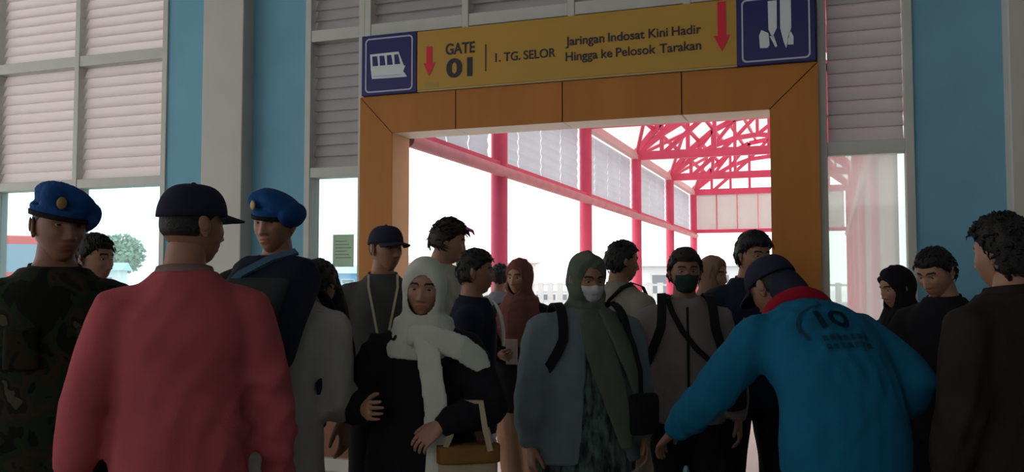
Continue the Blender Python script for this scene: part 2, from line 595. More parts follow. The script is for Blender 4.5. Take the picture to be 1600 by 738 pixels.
# knee braces along the sides
for x in (CX0, CX1):
    for a, b in zip(CY[:-1], CY[1:]):
        wk(MB().bar((x, a, ZC), (x + (0.55 if x < -1 else -0.55), (a + b) / 2, arch(x + (0.55 if x < -1 else -0.55)) - 0.05), 0.05, 0.05).build('roof_brace', RED, walk))
        wk(MB().bar((x, b, ZC), (x + (0.55 if x < -1 else -0.55), (a + b) / 2, arch(x + (0.55 if x < -1 else -0.55)) - 0.05), 0.05, 0.05).build('roof_brace', RED, walk))
# arched translucent roof sheets, one per bay strip
ROOF = mat('milky_roof_sheet', (0.88, 0.88, 0.88), 0.5, noise=0.04, nscale=2, trans=0.75)
ys = [0.42] + CY
for a, b in zip(ys[:-1], ys[1:]):
    n = 3 if b - a > 2 else 1
    for k in range(n):
        ya = a + (b - a) * k / n + 0.004
        yb = a + (b - a) * (k + 1) / n - 0.004
        V, Fc = [], []
        for i in range(17):
            x = CX0 - 0.25 + (CX1 - CX0 + 0.5) * i / 16
            z = arch(x) + 0.085
            V += [(x, ya, z), (x, yb, z), (x, ya, z + 0.008), (x, yb, z + 0.008)]
        for i in range(16):
            c = 4 * i
            Fc += [(c, c + 4, c + 5, c + 1), (c + 2, c + 3, c + 7, c + 6), (c, c + 2, c + 6, c + 4), (c + 1, c + 5, c + 7, c + 3)]
        Fc += [(0, 1, 3, 2), (64, 66, 67, 65)]
        wk(link('roof_sheet', mesh_data('roof_sheet', V, Fc, ROOF), walk))
# end screen
wk(MB().bar((CX0, YE, 2.61), (CX1, YE, 2.61), 0.08, 0.09).build('end_beam', RED, walk))
wk(MB().bar((CX0, YE, 3.52), (CX1, YE, 3.52), 0.05, 0.05).build('end_beam', RED, walk))
n = 7
for k in range(n):
    a = CX0 + 0.09 + (CX1 - CX0 - 0.18) * k / n
    b = CX0 + 0.09 + (CX1 - CX0 - 0.18) * (k + 1) / n - 0.03
    wk(box('end_sheet', mat('end_sheet_white', (0.86, 0.85, 0.83), 0.6, noise=0.05, nscale=3, trans=0.4), a, b, YE - 0.02, YE + 0.01, 2.66, 3.50, walk))
    if k:
        wk(box('end_post', RED, a - 0.025, a - 0.005, YE - 0.03, YE + 0.02, 2.61, 3.54, walk))

# ---- harbour backdrop
BLDW = mat('far_white_wall', (0.74, 0.74, 0.73), 0.8, noise=0.1, nscale=1)
BLDR = mat('far_grey_roof', (0.60, 0.58, 0.58), 0.8, noise=0.1, nscale=1)
BLDB = mat('far_blue_paint', (0.28, 0.50, 0.74), 0.7, noise=0.1, nscale=1)
DKW = mat('far_dark_opening', (0.22, 0.25, 0.28), 0.8)


def shed(name, x, y, rz, L, Dp, Hh, wallm, roofm, label, nw=6, open_=True):
    b = empty(name, (x, y, -0.01), R(rz), label=label, cat='building')
    box('wall', wallm, -L / 2, L / 2, 0, Dp, 0, Hh, b)
    MB().add([(-L / 2 - .3, -.4, Hh), (L / 2 + .3, -.4, Hh), (L / 2 + .3, Dp + .4, Hh), (-L / 2 - .3, Dp + .4, Hh),
              (-L / 2 - .3, Dp / 2, Hh + 0.5), (L / 2 + .3, Dp / 2, Hh + 0.5)],
             [(0, 1, 5, 4), (3, 4, 5, 2), (0, 4, 3), (1, 2, 5), (0, 3, 2, 1)]).build('roof', roofm, b)
    for k in range(nw):
        a = -L / 2 + L * (k + 0.2) / nw
        c = -L / 2 + L * (k + 0.8) / nw
        f = box('window', BLDW, a - .05, c + .05, -0.06, 0, Hh * 0.33, Hh * 0.82, b)
        box('pane', DKW, a, c, -0.08, -0.06, Hh * 0.36, Hh * 0.79, f)
    return b


shed('harbour_shed', -20.5, 43.0, 22, 8.5, 4, 2.5, BLDW, mat('far_pink_roof', (0.66, 0.54, 0.53), 0.8), 'white harbour shed with faded pink roof beyond the walkway')
shed('harbour_shed', -6.2, 41.0, 12, 9.0, 4, 2.2, mat('far_pale_blue', (0.66, 0.72, 0.76), 0.8), BLDR, 'pale blue harbour shed with grey roof at the walkway end')
shed('harbour_shed', -29.5, 41.5, 25, 7.0, 4, 1.9, BLDB, BLDR, 'blue harbour shed seen past the orange gate jamb')
shed('harbour_house', -39.0, 27.0, 35, 6, 4, 1.55, BLDB, BLDW, 'small blue waterside house below the trees')
shed('harbour_house', -45.0, 35.0, 35, 9, 4, 2.1, BLDW, mat('far_teal_roof', (0.40, 0.58, 0.60), 0.8), 'white waterside house with teal roof below the trees')

# pier fence: separate posts with two rails
FENCE = mat('pale_fence_paint', (0.56, 0.58, 0.60), 0.6, noise=0.15, nscale=2)
fn = empty('pier_fence', (-9.0, 30.0, 0), label='pale post and rail fence along the pier edge', cat='fence')
pm = MB().box(-0.11, 0.11, -0.05, 0.05, 0, 1.35)
pme = mesh_data('post', pm.v, pm.f, FENCE)
for i in range(80):
    link('post', pme, fn, (-16 + i * 0.42, 0, 0))
box('rail', FENCE, -16.1, 17.3, -0.03, 0.03, 1.22, 1.30, fn)
box('rail', FENCE, -16.1, 17.3, -0.03, 0.03, 0.55, 0.62, fn)


def boat(x, y, rz, L, hullm, label, s=1.0):
    b = empty('speedboat', (x, y, -1.25), R(rz), label=label, cat='boat', group=None)
    W = L * 0.2
    n = 9
    V, Fc = [], []
    for i in range(n):
        t = i / (n - 1)
        x_ = -L / 2 + L * t
        wd = W / 2 * (1 - max(0, (t - 0.55) / 0.45) ** 2)
        wd = max(wd, 0.02)
        zt = 0.9 + 0.55 * t * t
        V += [(x_, -wd, zt), (x_, -wd * 0.75, 0.1), (x_, 0, -0.15), (x_, wd * 0.75, 0.1), (x_, wd, zt)]
    for i in range(n - 1):
        for j in range(4):
            c = 5 * i + j
            Fc.append((c, c + 1, c + 6, c + 5))
        Fc.append((5 * i + 4, 5 * i, 5 * i + 5, 5 * i + 9))
    Fc += [(0, 4, 3, 2, 1), tuple(5 * (n - 1) + j for j in range(5))]
    MB().add(V, Fc).build('hull', hullm, b)
    MB().prism([(-L * 0.42, 0.95), (L * 0.22, 1.05), (L * 0.10, 1.95), (-L * 0.40, 1.95)], -W * 0.38, W * 0.38).build('cabin', BLDW, b)
    for k in range(5):
        a = -L * 0.38 + L * 0.095 * k
        for sy in (-1, 1):
            box('cabin_window', DKW, a, a + L * 0.075, sy * W * 0.385 - 0.01, sy * W * 0.385 + 0.01, 1.35, 1.80, b)
    box('roof_rack', FENCE, -L * 0.40, L * 0.12, -W * 0.36, W * 0.36, 1.96, 2.02, b)
    return b


boat(-17.0, 50.5, 20, 11, mat('hull_white', (0.75, 0.76, 0.76), 0.4), 'white speedboat moored beyond the pier fence')
boat(-4.0, 52, 5, 12, mat('hull_grey_blue', (0.45, 0.55, 0.65), 0.4), 'grey blue speedboat moored behind the pale blue shed')
boat(-25.0, 49.5, 30, 10, mat('hull_blue', (0.20, 0.40, 0.68), 0.4), 'blue speedboat moored beside the blue shed')

# red minibus parked outside the long window
bus = empty('minibus', (-18.6, 9.6, -0.01), R(44), label='red minibus with blue grey windows parked outside the long window', cat='minibus')
BUSR = mat('minibus_red', (0.62, 0.07, 0.06), 0.35)
BUSW = mat('minibus_glass', (0.22, 0.29, 0.38), 0.15)
MB().prism([(-2.2, 0.35), (2.1, 0.35), (2.2, 0.9), (2.05, 1.5), (1.6, 2.35), (1.4, 2.46), (-2.1, 2.46), (-2.2, 2.3)], -0.85, 0.85).build('body', BUSR, bus, 0.04)
for k in range(3):
    for sy in (-1, 1):
        MB().prism([(-2.05 + 1.15 * k, 1.62), (-1.0 + 1.15 * k, 1.62), (-1.0 + 1.15 * k, 2.26), (-2.05 + 1.15 * k, 2.26)], sy * 0.855 - 0.006, sy * 0.855 + 0.006).build('side_window', BUSW, bus)
for xx in (-1.4, 1.45):
    for sy in (-0.82, 0.66):
        wl = MB().cyl((xx, sy, 0.33), (xx, sy + 0.18, 0.33), 0.33, 20).build('wheel', mat('tyre_black', (0.03, 0.03, 0.03), 0.8), bus)
        MB().cyl((xx, sy - 0.01, 0.33), (xx, sy + 0.19, 0.33), 0.17, 16).build('hub_cap', FENCE, wl)
box('bumper', DKW, 2.1, 2.28, -0.8, 0.8, 0.32, 0.52, bus)

# trees behind the waterside houses
LEAF = mat('hazy_leaf', (0.30, 0.42, 0.30), 0.8, noise=0.4, nscale=1.5)
TRUNK = mat('trunk_bark', (0.20, 0.15, 0.11), 0.9, noise=0.3, nscale=4)


def tree(x, y, h, r, label, seed):
    rnd = random.Random(seed)
    t = empty('tree', (x, y, -0.01), label=label, cat='tree', group=None)
    tk = MB()
    tk.cyl((0, 0, 0), (0.1, 0, h * 0.55), 0.16, 8, 0.09)
    for k in range(5):
        a = k * 1.26
        tk.cyl((0.1, 0, h * 0.45), (math.cos(a) * r * 0.5, math.sin(a) * r * 0.5, h * 0.72), 0.06, 6, 0.03)
    tk.build('trunk', TRUNK, t)
    V, Fc = [], []
    for i in range(1500):
        c = Vector((rnd.gauss(0, 1), rnd.gauss(0, 1), rnd.gauss(0, 1))).normalized() * (rnd.random() ** 0.4)
        lob = 1 + 0.25 * math.sin(3 * math.atan2(c.y, c.x) + seed)
        p = Vector((c.x * r * lob, c.y * r * lob, h * 0.70 + c.z * h * 0.30))
        a = Vector((rnd.gauss(0, 1), rnd.gauss(0, 1), rnd.gauss(0, 1))).normalized() * 0.22
        b_ = a.cross(Vector((rnd.gauss(0, 1), rnd.gauss(0, 1), rnd.gauss(0, 1)))).normalized() * 0.12
        k = len(V)
        V += [p - a, p + b_, p + a, p - b_]
        Fc.append((k, k + 1, k + 2, k + 3))
    o = link('foliage', mesh_data('foliage', V, Fc, LEAF), t)
    o['kind'] = 'stuff'


tree(-47.2, 44.0, 4.75, 1.7, 'tallest round green tree behind the waterside houses', 3)
tree(-44.6, 49.0, 4.6, 1.4, 'round green tree beside the tallest tree by the water', 4)
tree(-53.5, 46.0, 3.9, 1.5, 'low green tree behind the white house with teal roof', 5)

# ================================================================== people
# ---- generic shape tools: lofted tubes fused into one continuous surface
def loft(rings, n=16, sq=1.0):
    """rings: (centre, xaxis, yaxis, rx, ry) -> closed solid"""
    V, Fc = [], []
    for c, xa, ya, rx, ry in rings:
        for i in range(n):
            a = 2 * math.pi * i / n
            ca, sa = math.cos(a), math.sin(a)
            if sq != 1.0:
                ca = math.copysign(abs(ca) ** sq, ca)
                sa = math.copysign(abs(sa) ** sq, sa)
            V.append(c + xa * (rx * ca) + ya * (ry * sa))
    m = len(rings)
    for j in range(m - 1):
        for i in range(n):
            k = (i + 1) % n
            Fc.append((j * n + i, j * n + k, (j + 1) * n + k, (j + 1) * n + i))
    V += [rings[0][0], rings[-1][0]]
    for i in range(n):
        k = (i + 1) % n
        Fc.append((k, i, m * n))
        Fc.append(((m - 1) * n + i, (m - 1) * n + k, m * n + 1))
    return V, Fc


def limb(pts, radii, n=14, flat=None, side=None, sub=3):
    """tapered limb through pts; radii per point; rounded ends"""
    P = [Vector(p) for p in pts]
    Q, rr = [], []
    for i in range(len(P) - 1):
        for k in range(sub):
            t = k / sub
            Q.append(P[i].lerp(P[i + 1], t))
            ts = t * t * (3 - 2 * t)
            rr.append(radii[i] * (1 - ts) + radii[i + 1] * ts)
    Q.append(P[-1])
    rr.append(radii[-1])
    rings = []
    xa = None
    for i, q in enumerate(Q):
        d = (Q[min(i + 1, len(Q) - 1)] - Q[max(i - 1, 0)]).normalized()
        if xa is None:
            xa = side if side is not None else (Vector((1, 0, 0)) if abs(d.x) < 0.8 else Vector((0, 1, 0)))
        xa = (xa - d * xa.dot(d)).normalized()      # carried along the limb without twisting
        ya = d.cross(xa).normalized()
        rings.append((q, xa, ya, rr[i], rr[i] * (flat if flat else 1.0)))
    c, xa, ya, rx, ry = rings[0]
    d = (Q[1] - Q[0]).normalized()
    rings.insert(0, (c - d * rx * 0.5, xa, ya, rx * 0.7, ry * 0.7))
    c, xa, ya, rx, ry = rings[-1]
    d = (Q[-1] - Q[-2]).normalized()
    rings.append((c + d * rx * 0.5, xa, ya, rx * 0.7, ry * 0.7))
    return loft(rings, n)


def ellipsoid(c, rx, ry, rz, rot=None, n=16, m=10):
    V, Fc = [], []
    rot = rot or Matrix.Identity(3)
    c = Vector(c)
    for j in range(1, m):
        f = math.pi * j / m
        for i in range(n):
            a = 2 * math.pi * i / n
            V.append(c + rot @ Vector((rx * math.sin(f) * math.cos(a), ry * math.sin(f) * math.sin(a), rz * math.cos(f))))
    for j in range(m - 2):
        for i in range(n):
            k = (i + 1) % n
            Fc.append((j * n + i, (j + 1) * n + i, (j + 1) * n + k, j * n + k))
    V += [c + rot @ Vector((0, 0, rz)), c + rot @ Vector((0, 0, -rz))]
    for i in range(n):
        k = (i + 1) % n
        Fc.append((i, k, len(V) - 2))
        Fc.append(((m - 2) * n + k, (m - 2) * n + i, len(V) - 1))
    return V, Fc


def join(pieces):
    V, Fc = [], []
    for v, f in pieces:
        n = len(V)
        V += [tuple(x) for x in v]
        Fc += [tuple(i + n for i in q) for q in f]
    return V, Fc


def laplace(V, Fc, it, mask=None):
    E_ = set()
    F4 = np.array([f for f in Fc if len(f) == 4], dtype=np.int64).reshape(-1, 4)
    F3 = np.array([f for f in Fc if len(f) == 3], dtype=np.int64).reshape(-1, 3)
    e = []
    for Fa, k in ((F4, 4), (F3, 3)):
        for i in range(k):
            if len(Fa):
                e.append(Fa[:, [i, (i + 1) % k]])
    e = np.vstack(e)
    a = np.concatenate([e[:, 0], e[:, 1]])
    b = np.concatenate([e[:, 1], e[:, 0]])
    n = len(V)
    cnt = np.maximum(np.bincount(a, minlength=n), 1)[:, None]
    for _ in range(it):
        acc = np.stack([np.bincount(a, weights=V[b, k], minlength=n) for k in range(3)], 1) / cnt
        d = (acc - V) * 0.6
        V = V + (d if mask is None else d * mask[:, None])
    return V


def normals(V, Fc):
    N = np.zeros_like(V)
    q = np.array([f if len(f) == 4 else (f[0], f[1], f[2], f[2]) for f in Fc], dtype=np.int64)
    fn = np.cross(V[q[:, 2]] - V[q[:, 0]], V[q[:, 3]] - V[q[:, 1]])
    for k in range(4):
        for c in range(3):
            N[:, c] += np.bincount(q[:, k], weights=fn[:, c], minlength=len(V))
    return N / np.maximum(np.linalg.norm(N, axis=1), 1e-9)[:, None]


def fuse(pieces, voxel=0.012, smooth=4):
    V, Fc = join(pieces)
    me = bpy.data.meshes.new('tmp')
    me.from_pydata(V, [], Fc)
    o = bpy.data.objects.new('tmp', me)
    COL.objects.link(o)
    md = o.modifiers.new('r', 'REMESH')
    md.mode = 'VOXEL'
    md.voxel_size = voxel
    dg = bpy.context.evaluated_depsgraph_get()
    ev = o.evaluated_get(dg)
    m2 = ev.to_mesh()
    co = np.empty(len(m2.vertices) * 3)
    m2.vertices.foreach_get('co', co)
    co = co.reshape(-1, 3).copy()
    faces = [tuple(p.vertices) for p in m2.polygons]
    ev.to_mesh_clear()
    bpy.data.objects.remove(o)
    bpy.data.meshes.remove(me)
    if smooth:
        co = laplace(co, faces, smooth)
    return co, faces


def folds(V, Fc, amp, freq, seed, stretch=(1, 1, 0.55), fn=None):
    """cloth folds: warped sine ridges pushed along the normals"""
    rs = np.random.RandomState(seed)
    N = normals(V, Fc)
    P = V * np.array(stretch)
    w_ = np.zeros_like(P)
    for k in range(3):
        d = rs.normal(size=3)
        w_ += 0.02 * np.sin((P @ d) * freq * 0.35 + rs.rand() * 6)[:, None] * rs.normal(size=3)
    P = P + w_
    h = np.zeros(len(V))
    for k in range(6):
        d = rs.normal(size=3)
        d /= np.linalg.norm(d)
        f = freq * (0.6 + 0.9 * rs.rand())
        s = np.sin(P @ d * f + rs.rand() * 6.28)
        h += (1 - np.abs(s)) * 2 - 1
    h *= amp / 4.5
    msk = np.zeros(len(V))
    for k in range(4):
        d = rs.normal(size=3)
        msk += np.sin(V @ d / np.linalg.norm(d) * 11 + rs.rand() * 6.28)
    h *= np.clip(0.55 + 0.45 * msk, 0.1, 1.3)
    if fn is not None:
        h = h * fn(V)
    return V + N * h[:, None]


def smooth_rim(V, Fc, it=8):
    cnt = {}
    for f in Fc:
        for i in range(len(f)):
            e = (min(f[i], f[i - 1]), max(f[i], f[i - 1]))
            cnt[e] = cnt.get(e, 0) + 1
    nb = {}
    for (a, b), c in cnt.items():
        if c == 1:
            nb.setdefault(a, []).append(b)
            nb.setdefault(b, []).append(a)
    V = np.array(V, dtype=float)
    for _ in range(it):
        W = V.copy()
        for a, l in nb.items():
            W[a] = V[a] * .4 + V[l].mean(0) * .6
        V = W
    return laplace(V, Fc, 1)


def part(name, V, Fc, mats, parent, midx=None, smooth=True):
    return link(name, mesh_data(name, V, Fc, mats, midx, smooth), parent)


# ---- prototypes: hands (three poses) and the head
def hand_proto(curl, thumb_in=0.0, spread=0.05):
    pcs = [loft([(Vector((x, y, z)), Vector((0, 1, 0)), Vector((0, 0, 1)), rx, ry) for x, y, z, rx, ry in
                 ((-0.05, 0, 0, .027, .022), (-0.02, 0, 0, .027, .021), (0.0, 0, 0, .028, .019), (.03, .002, 0, .036, .017), (.06, .0, 0, .041, .0145), (.085, -.0, -.001, .040, .012), (.092, 0, -.002, .034, .009))], 16)]
    for i, (by, ln, r) in enumerate(((-.031, .054, .0072), (-.0105, .070, .0082), (.0105, .077, .0085), (.031, .068, .0083))):
        ang = spread * (i - 1.5) * 0.8
        p = Vector((.080, by, -.001))
        d = Vector((math.cos(ang), math.sin(ang), 0))
        pts, rad = [p], [r * 1.1]
        th = 0.0
        for k, fr in enumerate((.44, .31, .25)):
            th += R(curl) * (1.0 if k else 0.8) * (1 + 0.12 * (1.5 - i) / 1.5)
            dd = Vector((d.x * math.cos(th), d.y * math.cos(th), -math.sin(th)))
            p = p + dd * ln * fr * 1.0
            pts.append(p)
            rad.append(r * (1.0, .92, .75)[k])
        pcs.append(limb(pts, rad, 10, sub=3))
    t0 = Vector((.018, .022, -.006))
    t1 = t0 + Vector((.030, .026 - .012 * thumb_in, -.010))
    t2 = t1 + Vector((.028, .012 - .016 * thumb_in, -.010 - .01 * thumb_in))
    t3 = t2 + Vector((.022, .004 - .012 * thumb_in, -.008 - .008 * thumb_in))
    pcs.append(limb([t0, t1, t2, t3], [.015, .0115, .0098, .0075], 10))
    return fuse(pcs, 0.0036, 2)


HANDS = {'relaxed': hand_proto(24), 'open': hand_proto(9, 0, .12), 'grip': hand_proto(58, 0.8)}


def head_shape():
    """analytic head, centre at the middle of the skull-to-chin height, face towards -Y"""
    NU, NV = 104, 84
    V, Fc, mi = [], [], []
    P = np.zeros((NV + 1, NU, 3))
    for j in range(NV + 1):
        ph = math.pi * j / NV
        for i in range(NU):
            a = 2 * math.pi * i / NU
            a = a - 0.22 * math.sin(2 * a) * 0 
            x = math.sin(ph) * math.sin(a)
            y = -math.sin(ph) * math.cos(a)
            z = math.cos(ph)
            P[j, i] = (x, y, z)
    x, y, z = P[..., 0], P[..., 1], P[..., 2]
    sq = 0.88
    X = np.sign(x) * np.abs(x) ** sq * 0.074
    Y = np.sign(y) * np.abs(y) ** 0.95 * 0.097
    Z = z * 0.117
    low = np.clip(-z, 0, 1)
    ls = low * low * (3 - 2 * low)
    X = X * (1 - 0.30 * ls)
    back = np.clip(y, 0, 1)
    Y = np.where(y > 0, Y * (1 - 0.42 * ls), Y * (1 - 0.10 * ls)) - 0.010 * ls
    up = np.clip(z, 0, 1)
    Y = Y + 0.006 * up
    front = np.clip(-y, 0, 1) ** 1.5
    flat = 0.010 * np.exp(-((Z + 0.01) / 0.06) ** 2) * front
    Y = Y + flat

    def G(cx, cz, sx, sz):
        return np.exp(-((X - cx) / sx) ** 2 - ((Z - cz) / sz) ** 2) * front
    d = np.zeros_like(X)
    nz = np.clip((0.022 - Z) / 0.055, 0, 1)
    tip = np.where(Z > -0.033, nz, np.exp(-((Z + 0.033) / 0.008) ** 2))
    d += 0.023 * tip * np.exp(-(X / (0.008 + 0.006 * nz)) ** 2) * front * (Z < 0.024)
    d += 0.007 * (G(-.014, -.034, .008, .008) + G(.014, -.034, .008, .008))
    for s in (-1, 1):
        d -= 0.011 * G(.031 * s, .010, .017, .011)
        d += 0.005 * G(.030 * s, .030, .024, .008)
        d += 0.006 * G(.044 * s, -.018, .018, .016)
        d -= 0.004 * G(.040 * s, -.058, .016, .02)
    lip = np.exp(-(X / .022) ** 2)
    d += 0.0065 * np.exp(-((Z + .056) / .006) ** 2) * lip * front
    d += 0.0075 * np.exp(-((Z + .068) / .006) ** 2) * lip * front
    d -= 0.0040 * np.exp(-((Z + .062) / .0025) ** 2) * lip * front
    d -= 0.004 * np.exp(-((Z + .082) / .006) ** 2) * np.exp(-(X / .025) ** 2) * front
    d += 0.009 * np.exp(-((Z + .100) / .014) ** 2) * np.exp(-(X / .024) ** 2) * front
    Y = Y - d
    V = np.stack([X, Y, Z], -1).reshape(-1, 3)
    for j in range(NV):
        for i in range(NU):
            k = (i + 1) % NU
            f = (j * NU + i, (j + 1) * NU + i, (j + 1) * NU + k, j * NU + k)
            c = V[list(f)].mean(0)
            m = 0
            if c[1] < -0.04:
                ax = abs(c[0])
                if 0.012 < ax < 0.050 and abs(c[2] - (0.031 + 0.004 * math.sin((ax - .012) / .038 * math.pi))) < 0.0046:
                    m = 2
                if ax < 0.026 and abs(c[2] + 0.062) < 0.0115 * (1 - (ax / 0.027) ** 2):
                    m = 1
            Fc.append(f)
            mi.append(m)
    for s in (-1, 1):   # ears: outer rim and lobe
        rot = Matrix.Rotation(s * 0.35, 3, 'Z') @ Matrix.Rotation(-0.15, 3, 'X')
        for (c, r_) in (((s * .077, .012, .000), (.0075, .019, .030)), ((s * .083, .018, .006), (.005, .016, .024)), ((s * .076, .006, -.024), (.007, .010, .012))):
            v, f = ellipsoid(c, *r_, rot=rot, n=12, m=8)
            n = len(V)
            V = np.vstack([V, np.array([tuple(q) for q in v])])
            Fc += [tuple(i + n for i in q) for q in f]
            mi += [0] * len(f)
    return V, Fc, mi, NU, NV


HEAD_V, HEAD_F, HEAD_M, HNU, HNV = head_shape()
HGRID = HEAD_V[:(HNV + 1) * HNU]
HGN = normals(HGRID, HEAD_F[:HNV * HNU])
EYEM = [mat('eye_white', (0.42, 0.39, 0.36), 0.3), mat('eye_iris', (0.035, 0.02, 0.012), 0.15)]


def eye_mesh():
    V, Fc = ellipsoid((0, 0, 0), .0120, .0120, .0120, n=14, m=12, rot=Matrix.Rotation(R(90), 3, 'X'))
    mi = []
    for f in Fc:
        c = sum((V[i] for i in f), Vector()) / len(f)
        mi.append(1 if c.y < -0.0085 else 0)
    return mesh_data('eye', V, Fc, EYEM, mi, True)


EYE = eye_mesh()
_g = HGRID[(HGRID[:, 1] < 0)]
_i = np.argmin((_g[:, 0] - .0305) ** 2 + (_g[:, 2] - .009) ** 2)
EYE_Y = float(_g[_i, 1]) + .0065


def skin_mat(col):
    return mat('skin_%d_%d_%d' % tuple(int(c * 100) for c in col), col, 0.55, noise=0.10, nscale=30, spec=0.35, bump=0.03, bscale=200)


BODY_RINGS = [(.78, .10, .085), (.84, .150, .108), (.90, .168, .118), (.96, .160, .113), (1.05, .142, .102), (1.16, .150, .108),
              (1.26, .166, .116), (1.33, .160, .110), (1.385, .122, .094), (1.42, .088, .076), (1.45, .062, .062)]


def body_r(z):
    Z_ = [r[0] for r in BODY_RINGS]
    return float(np.interp(z, Z_, [r[1] for r in BODY_RINGS])), float(np.interp(z, Z_, [r[2] for r in BODY_RINGS]))


class Person:
    """one standing, bending or reaching figure; local frame faces -Y, metres"""

    def __init__(self, loc, rz, h, label, skin=(0.30, 0.15, 0.09), w=1.0, bend=0, twist=0, tilt=0, head=(0, 0, 0), hs=1.0,
                 armR=None, armL=None, poleR=None, poleL=None, handR='relaxed', handL='relaxed',
                 palmR=None, palmL=None, fingR=None, fingL=None, legs=((-.10, 0.0), (.10, 0.0)), seed=1, shoe=(0.03, 0.03, 0.035), group=None):
        self.s = h / 1.70
        self.w = w
        self.bend, self.twist, self.tilt = R(bend), R(twist), R(tilt)
        self.seed = seed
        self.root = empty('person', (loc[0], loc[1], 0), R(rz), label=label, cat='person', group=group)
        self.skin = skin_mat(skin)
        self.lip = mat('lip_%d_%d' % (int(skin[0] * 100), int(skin[1] * 100)), (skin[0] * 0.95, skin[1] * 0.62, skin[2] * 0.62), 0.45)
        s = self.s
        X = Vector((1, 0, 0))
        # joints
        self.sh = {}
        self.el = {}
        self.wr = {}
        for sd, k, tgt, pole in ((-1, 'R', armR, poleR), (1, 'L', armL, poleL)):
            S = self.tor(sd * 0.166 * w, 0.004, 1.328)
            tgt = Vector(tgt) * s if tgt is not None else Vector((sd * (.235 * w) * s, -0.03 * s, 0.80 * s))
            pole = Vector(pole) if pole is not None else Vector((sd * 0.5, 1.0, -0.15))
            a, b = 0.285 * s, 0.255 * s
            v = tgt - S
            L = min(v.length, (a + b) * 0.995)
            v.normalize()
            W = S + v * L
            ca = (a * a + L * L - b * b) / (2 * a * L)
            sa = math.sqrt(max(0, 1 - ca * ca))
            pl = (pole - v * pole.dot(v)).normalized()
            self.sh[k], self.el[k], self.wr[k] = S, S + v * a * ca + pl * a * sa, W
        self.hip = {'R': Vector((-.088 * s, 0.005 * s, .90 * s)), 'L': Vector((.088 * s, 0.005 * s, .90 * s))}
        self.kn, self.an = {}, {}
        for k, (fx, fy) in zip(('R', 'L'), legs):
            self.an[k] = Vector((fx * s, (fy + 0.02) * s, .085 * s))
            self.kn[k] = self.hip[k].lerp(self.an[k], 0.51) + Vector((0, -0.02 * s, 0))
        # head frame
        yw, pt, rl = (R(a) for a in head)
        self.HR = Matrix.Rotation(yw, 3, 'Z') @ Matrix.Rotation(pt, 3, 'X') @ Matrix.Rotation(rl, 3, 'Y')
        nb = self.tor(0, 0.008, 1.435)
        upv = (self.tor(0, 0, 1.45) - self.tor(0, 0, 1.40)).normalized()
        hu = self.HR @ Vector((0, 0, 1))
        self.neck = (nb, nb + (upv + hu).normalized() * 0.048 * s)
        self.hs = s * hs
        self.HC = self.neck[1] + self.HR @ Vector((0, -0.022, 0.094)) * self.hs
        # body
        pcs = [self.torso(BODY_RINGS, 0.0)]
        pcs.append(limb([self.tor(0, .012, 1.39), nb, self.neck[1], self.HC + self.HR @ Vector((0, .012, -.045)) * self.hs],
                        [.074 * s, .063 * s, .060 * s, .058 * s]))
        for k in 'RL':
            sh, el, wr = self.sh[k], self.el[k], self.wr[k]
            pcs.append(limb([sh, sh.lerp(el, .5), el, el.lerp(wr, .4), wr], [q * s for q in (.060, .049, .040, .040, .027)]))
            pcs.append(limb([self.hip[k], self.hip[k].lerp(self.kn[k], .5), self.kn[k], self.kn[k].lerp(self.an[k], .4), self.an[k]],
                            [q * s for q in (.090, .078, .056, .055, .038)]))
            pcs.append(limb([self.an[k] + Vector((0, .03, -.045)) * s, self.an[k] + Vector((0, -.06, -.045)) * s, self.an[k] + Vector((0, -.16, -.058)) * s],
                            [q * s for q in (.034, .036, .024)]))
        V, Fc = fuse(pcs, 0.013, 4)
        mi = [0] * len(Fc)
        Vs, n = [V], len(V)
        hv = HEAD_V * self.hs @ np.array(self.HR).T + np.array(self.HC)
        Vs.append(hv)
        Fc = Fc + [tuple(i + n for i in f) for f in HEAD_F]
        mi += HEAD_M
        n += len(hv)
        self.handm = {}
        for k, pose, palm, fing in (('R', handR, palmR, fingR), ('L', handL, palmL, fingL)):
            if pose is None:
                continue
            hv, hf = HANDS[pose]
            d = Vector(fing).normalized() if fing is not None else (self.wr[k] - self.el[k]).normalized()
            sd = 1 if k == 'R' else -1
            pn = Vector(palm) if palm is not None else Vector((sd, 0.15, 0))
            pn = (pn - d * pn.dot(d)).normalized()
            zz = -pn
            yy = zz.cross(d)
            M = np.array([d, yy, zz]).T
            hv = hv.copy()
            if k == 'L':
                hv[:, 1] *= -1
                hf = [tuple(reversed(f)) for f in hf]
            hv = hv * s * 1.0 @ M.T + np.array(self.wr[k])
            self.handm[k] = (Matrix(M.tolist()), self.wr[k])
            Vs.append(hv)
            Fc = Fc + [tuple(i + n for i in f) for f in hf]
            mi += [0] * len(hf)
            n += len(hv)
        self.browm = mat('brow_black', (0.012, 0.010, 0.010), 0.8)
        self.body = part('body', np.vstack(Vs), Fc, [self.skin, self.lip, self.browm], self.root, mi)
        # shoes
        for k in 'RL':
            a = self.an[k]
            v, f = fuse([limb([a + Vector((0, .035, -.04)) * s, a + Vector((0, -.06, -.042)) * s, a + Vector((0, -.175, -.052)) * s], [q * s for q in (.044, .047, .036)], side=X),
                         limb([a + Vector((0, .02, .0)) * s, a + Vector((0, .02, -.04)) * s], [.046 * s, .048 * s])], 0.011, 3)
            v[:, 2] = np.maximum(v[:, 2], 0.001)
            part('shoe', v, f, mat('shoe_%d_%d' % (int(shoe[0] * 100), int(shoe[1] * 100)), shoe, 0.6), self.root)

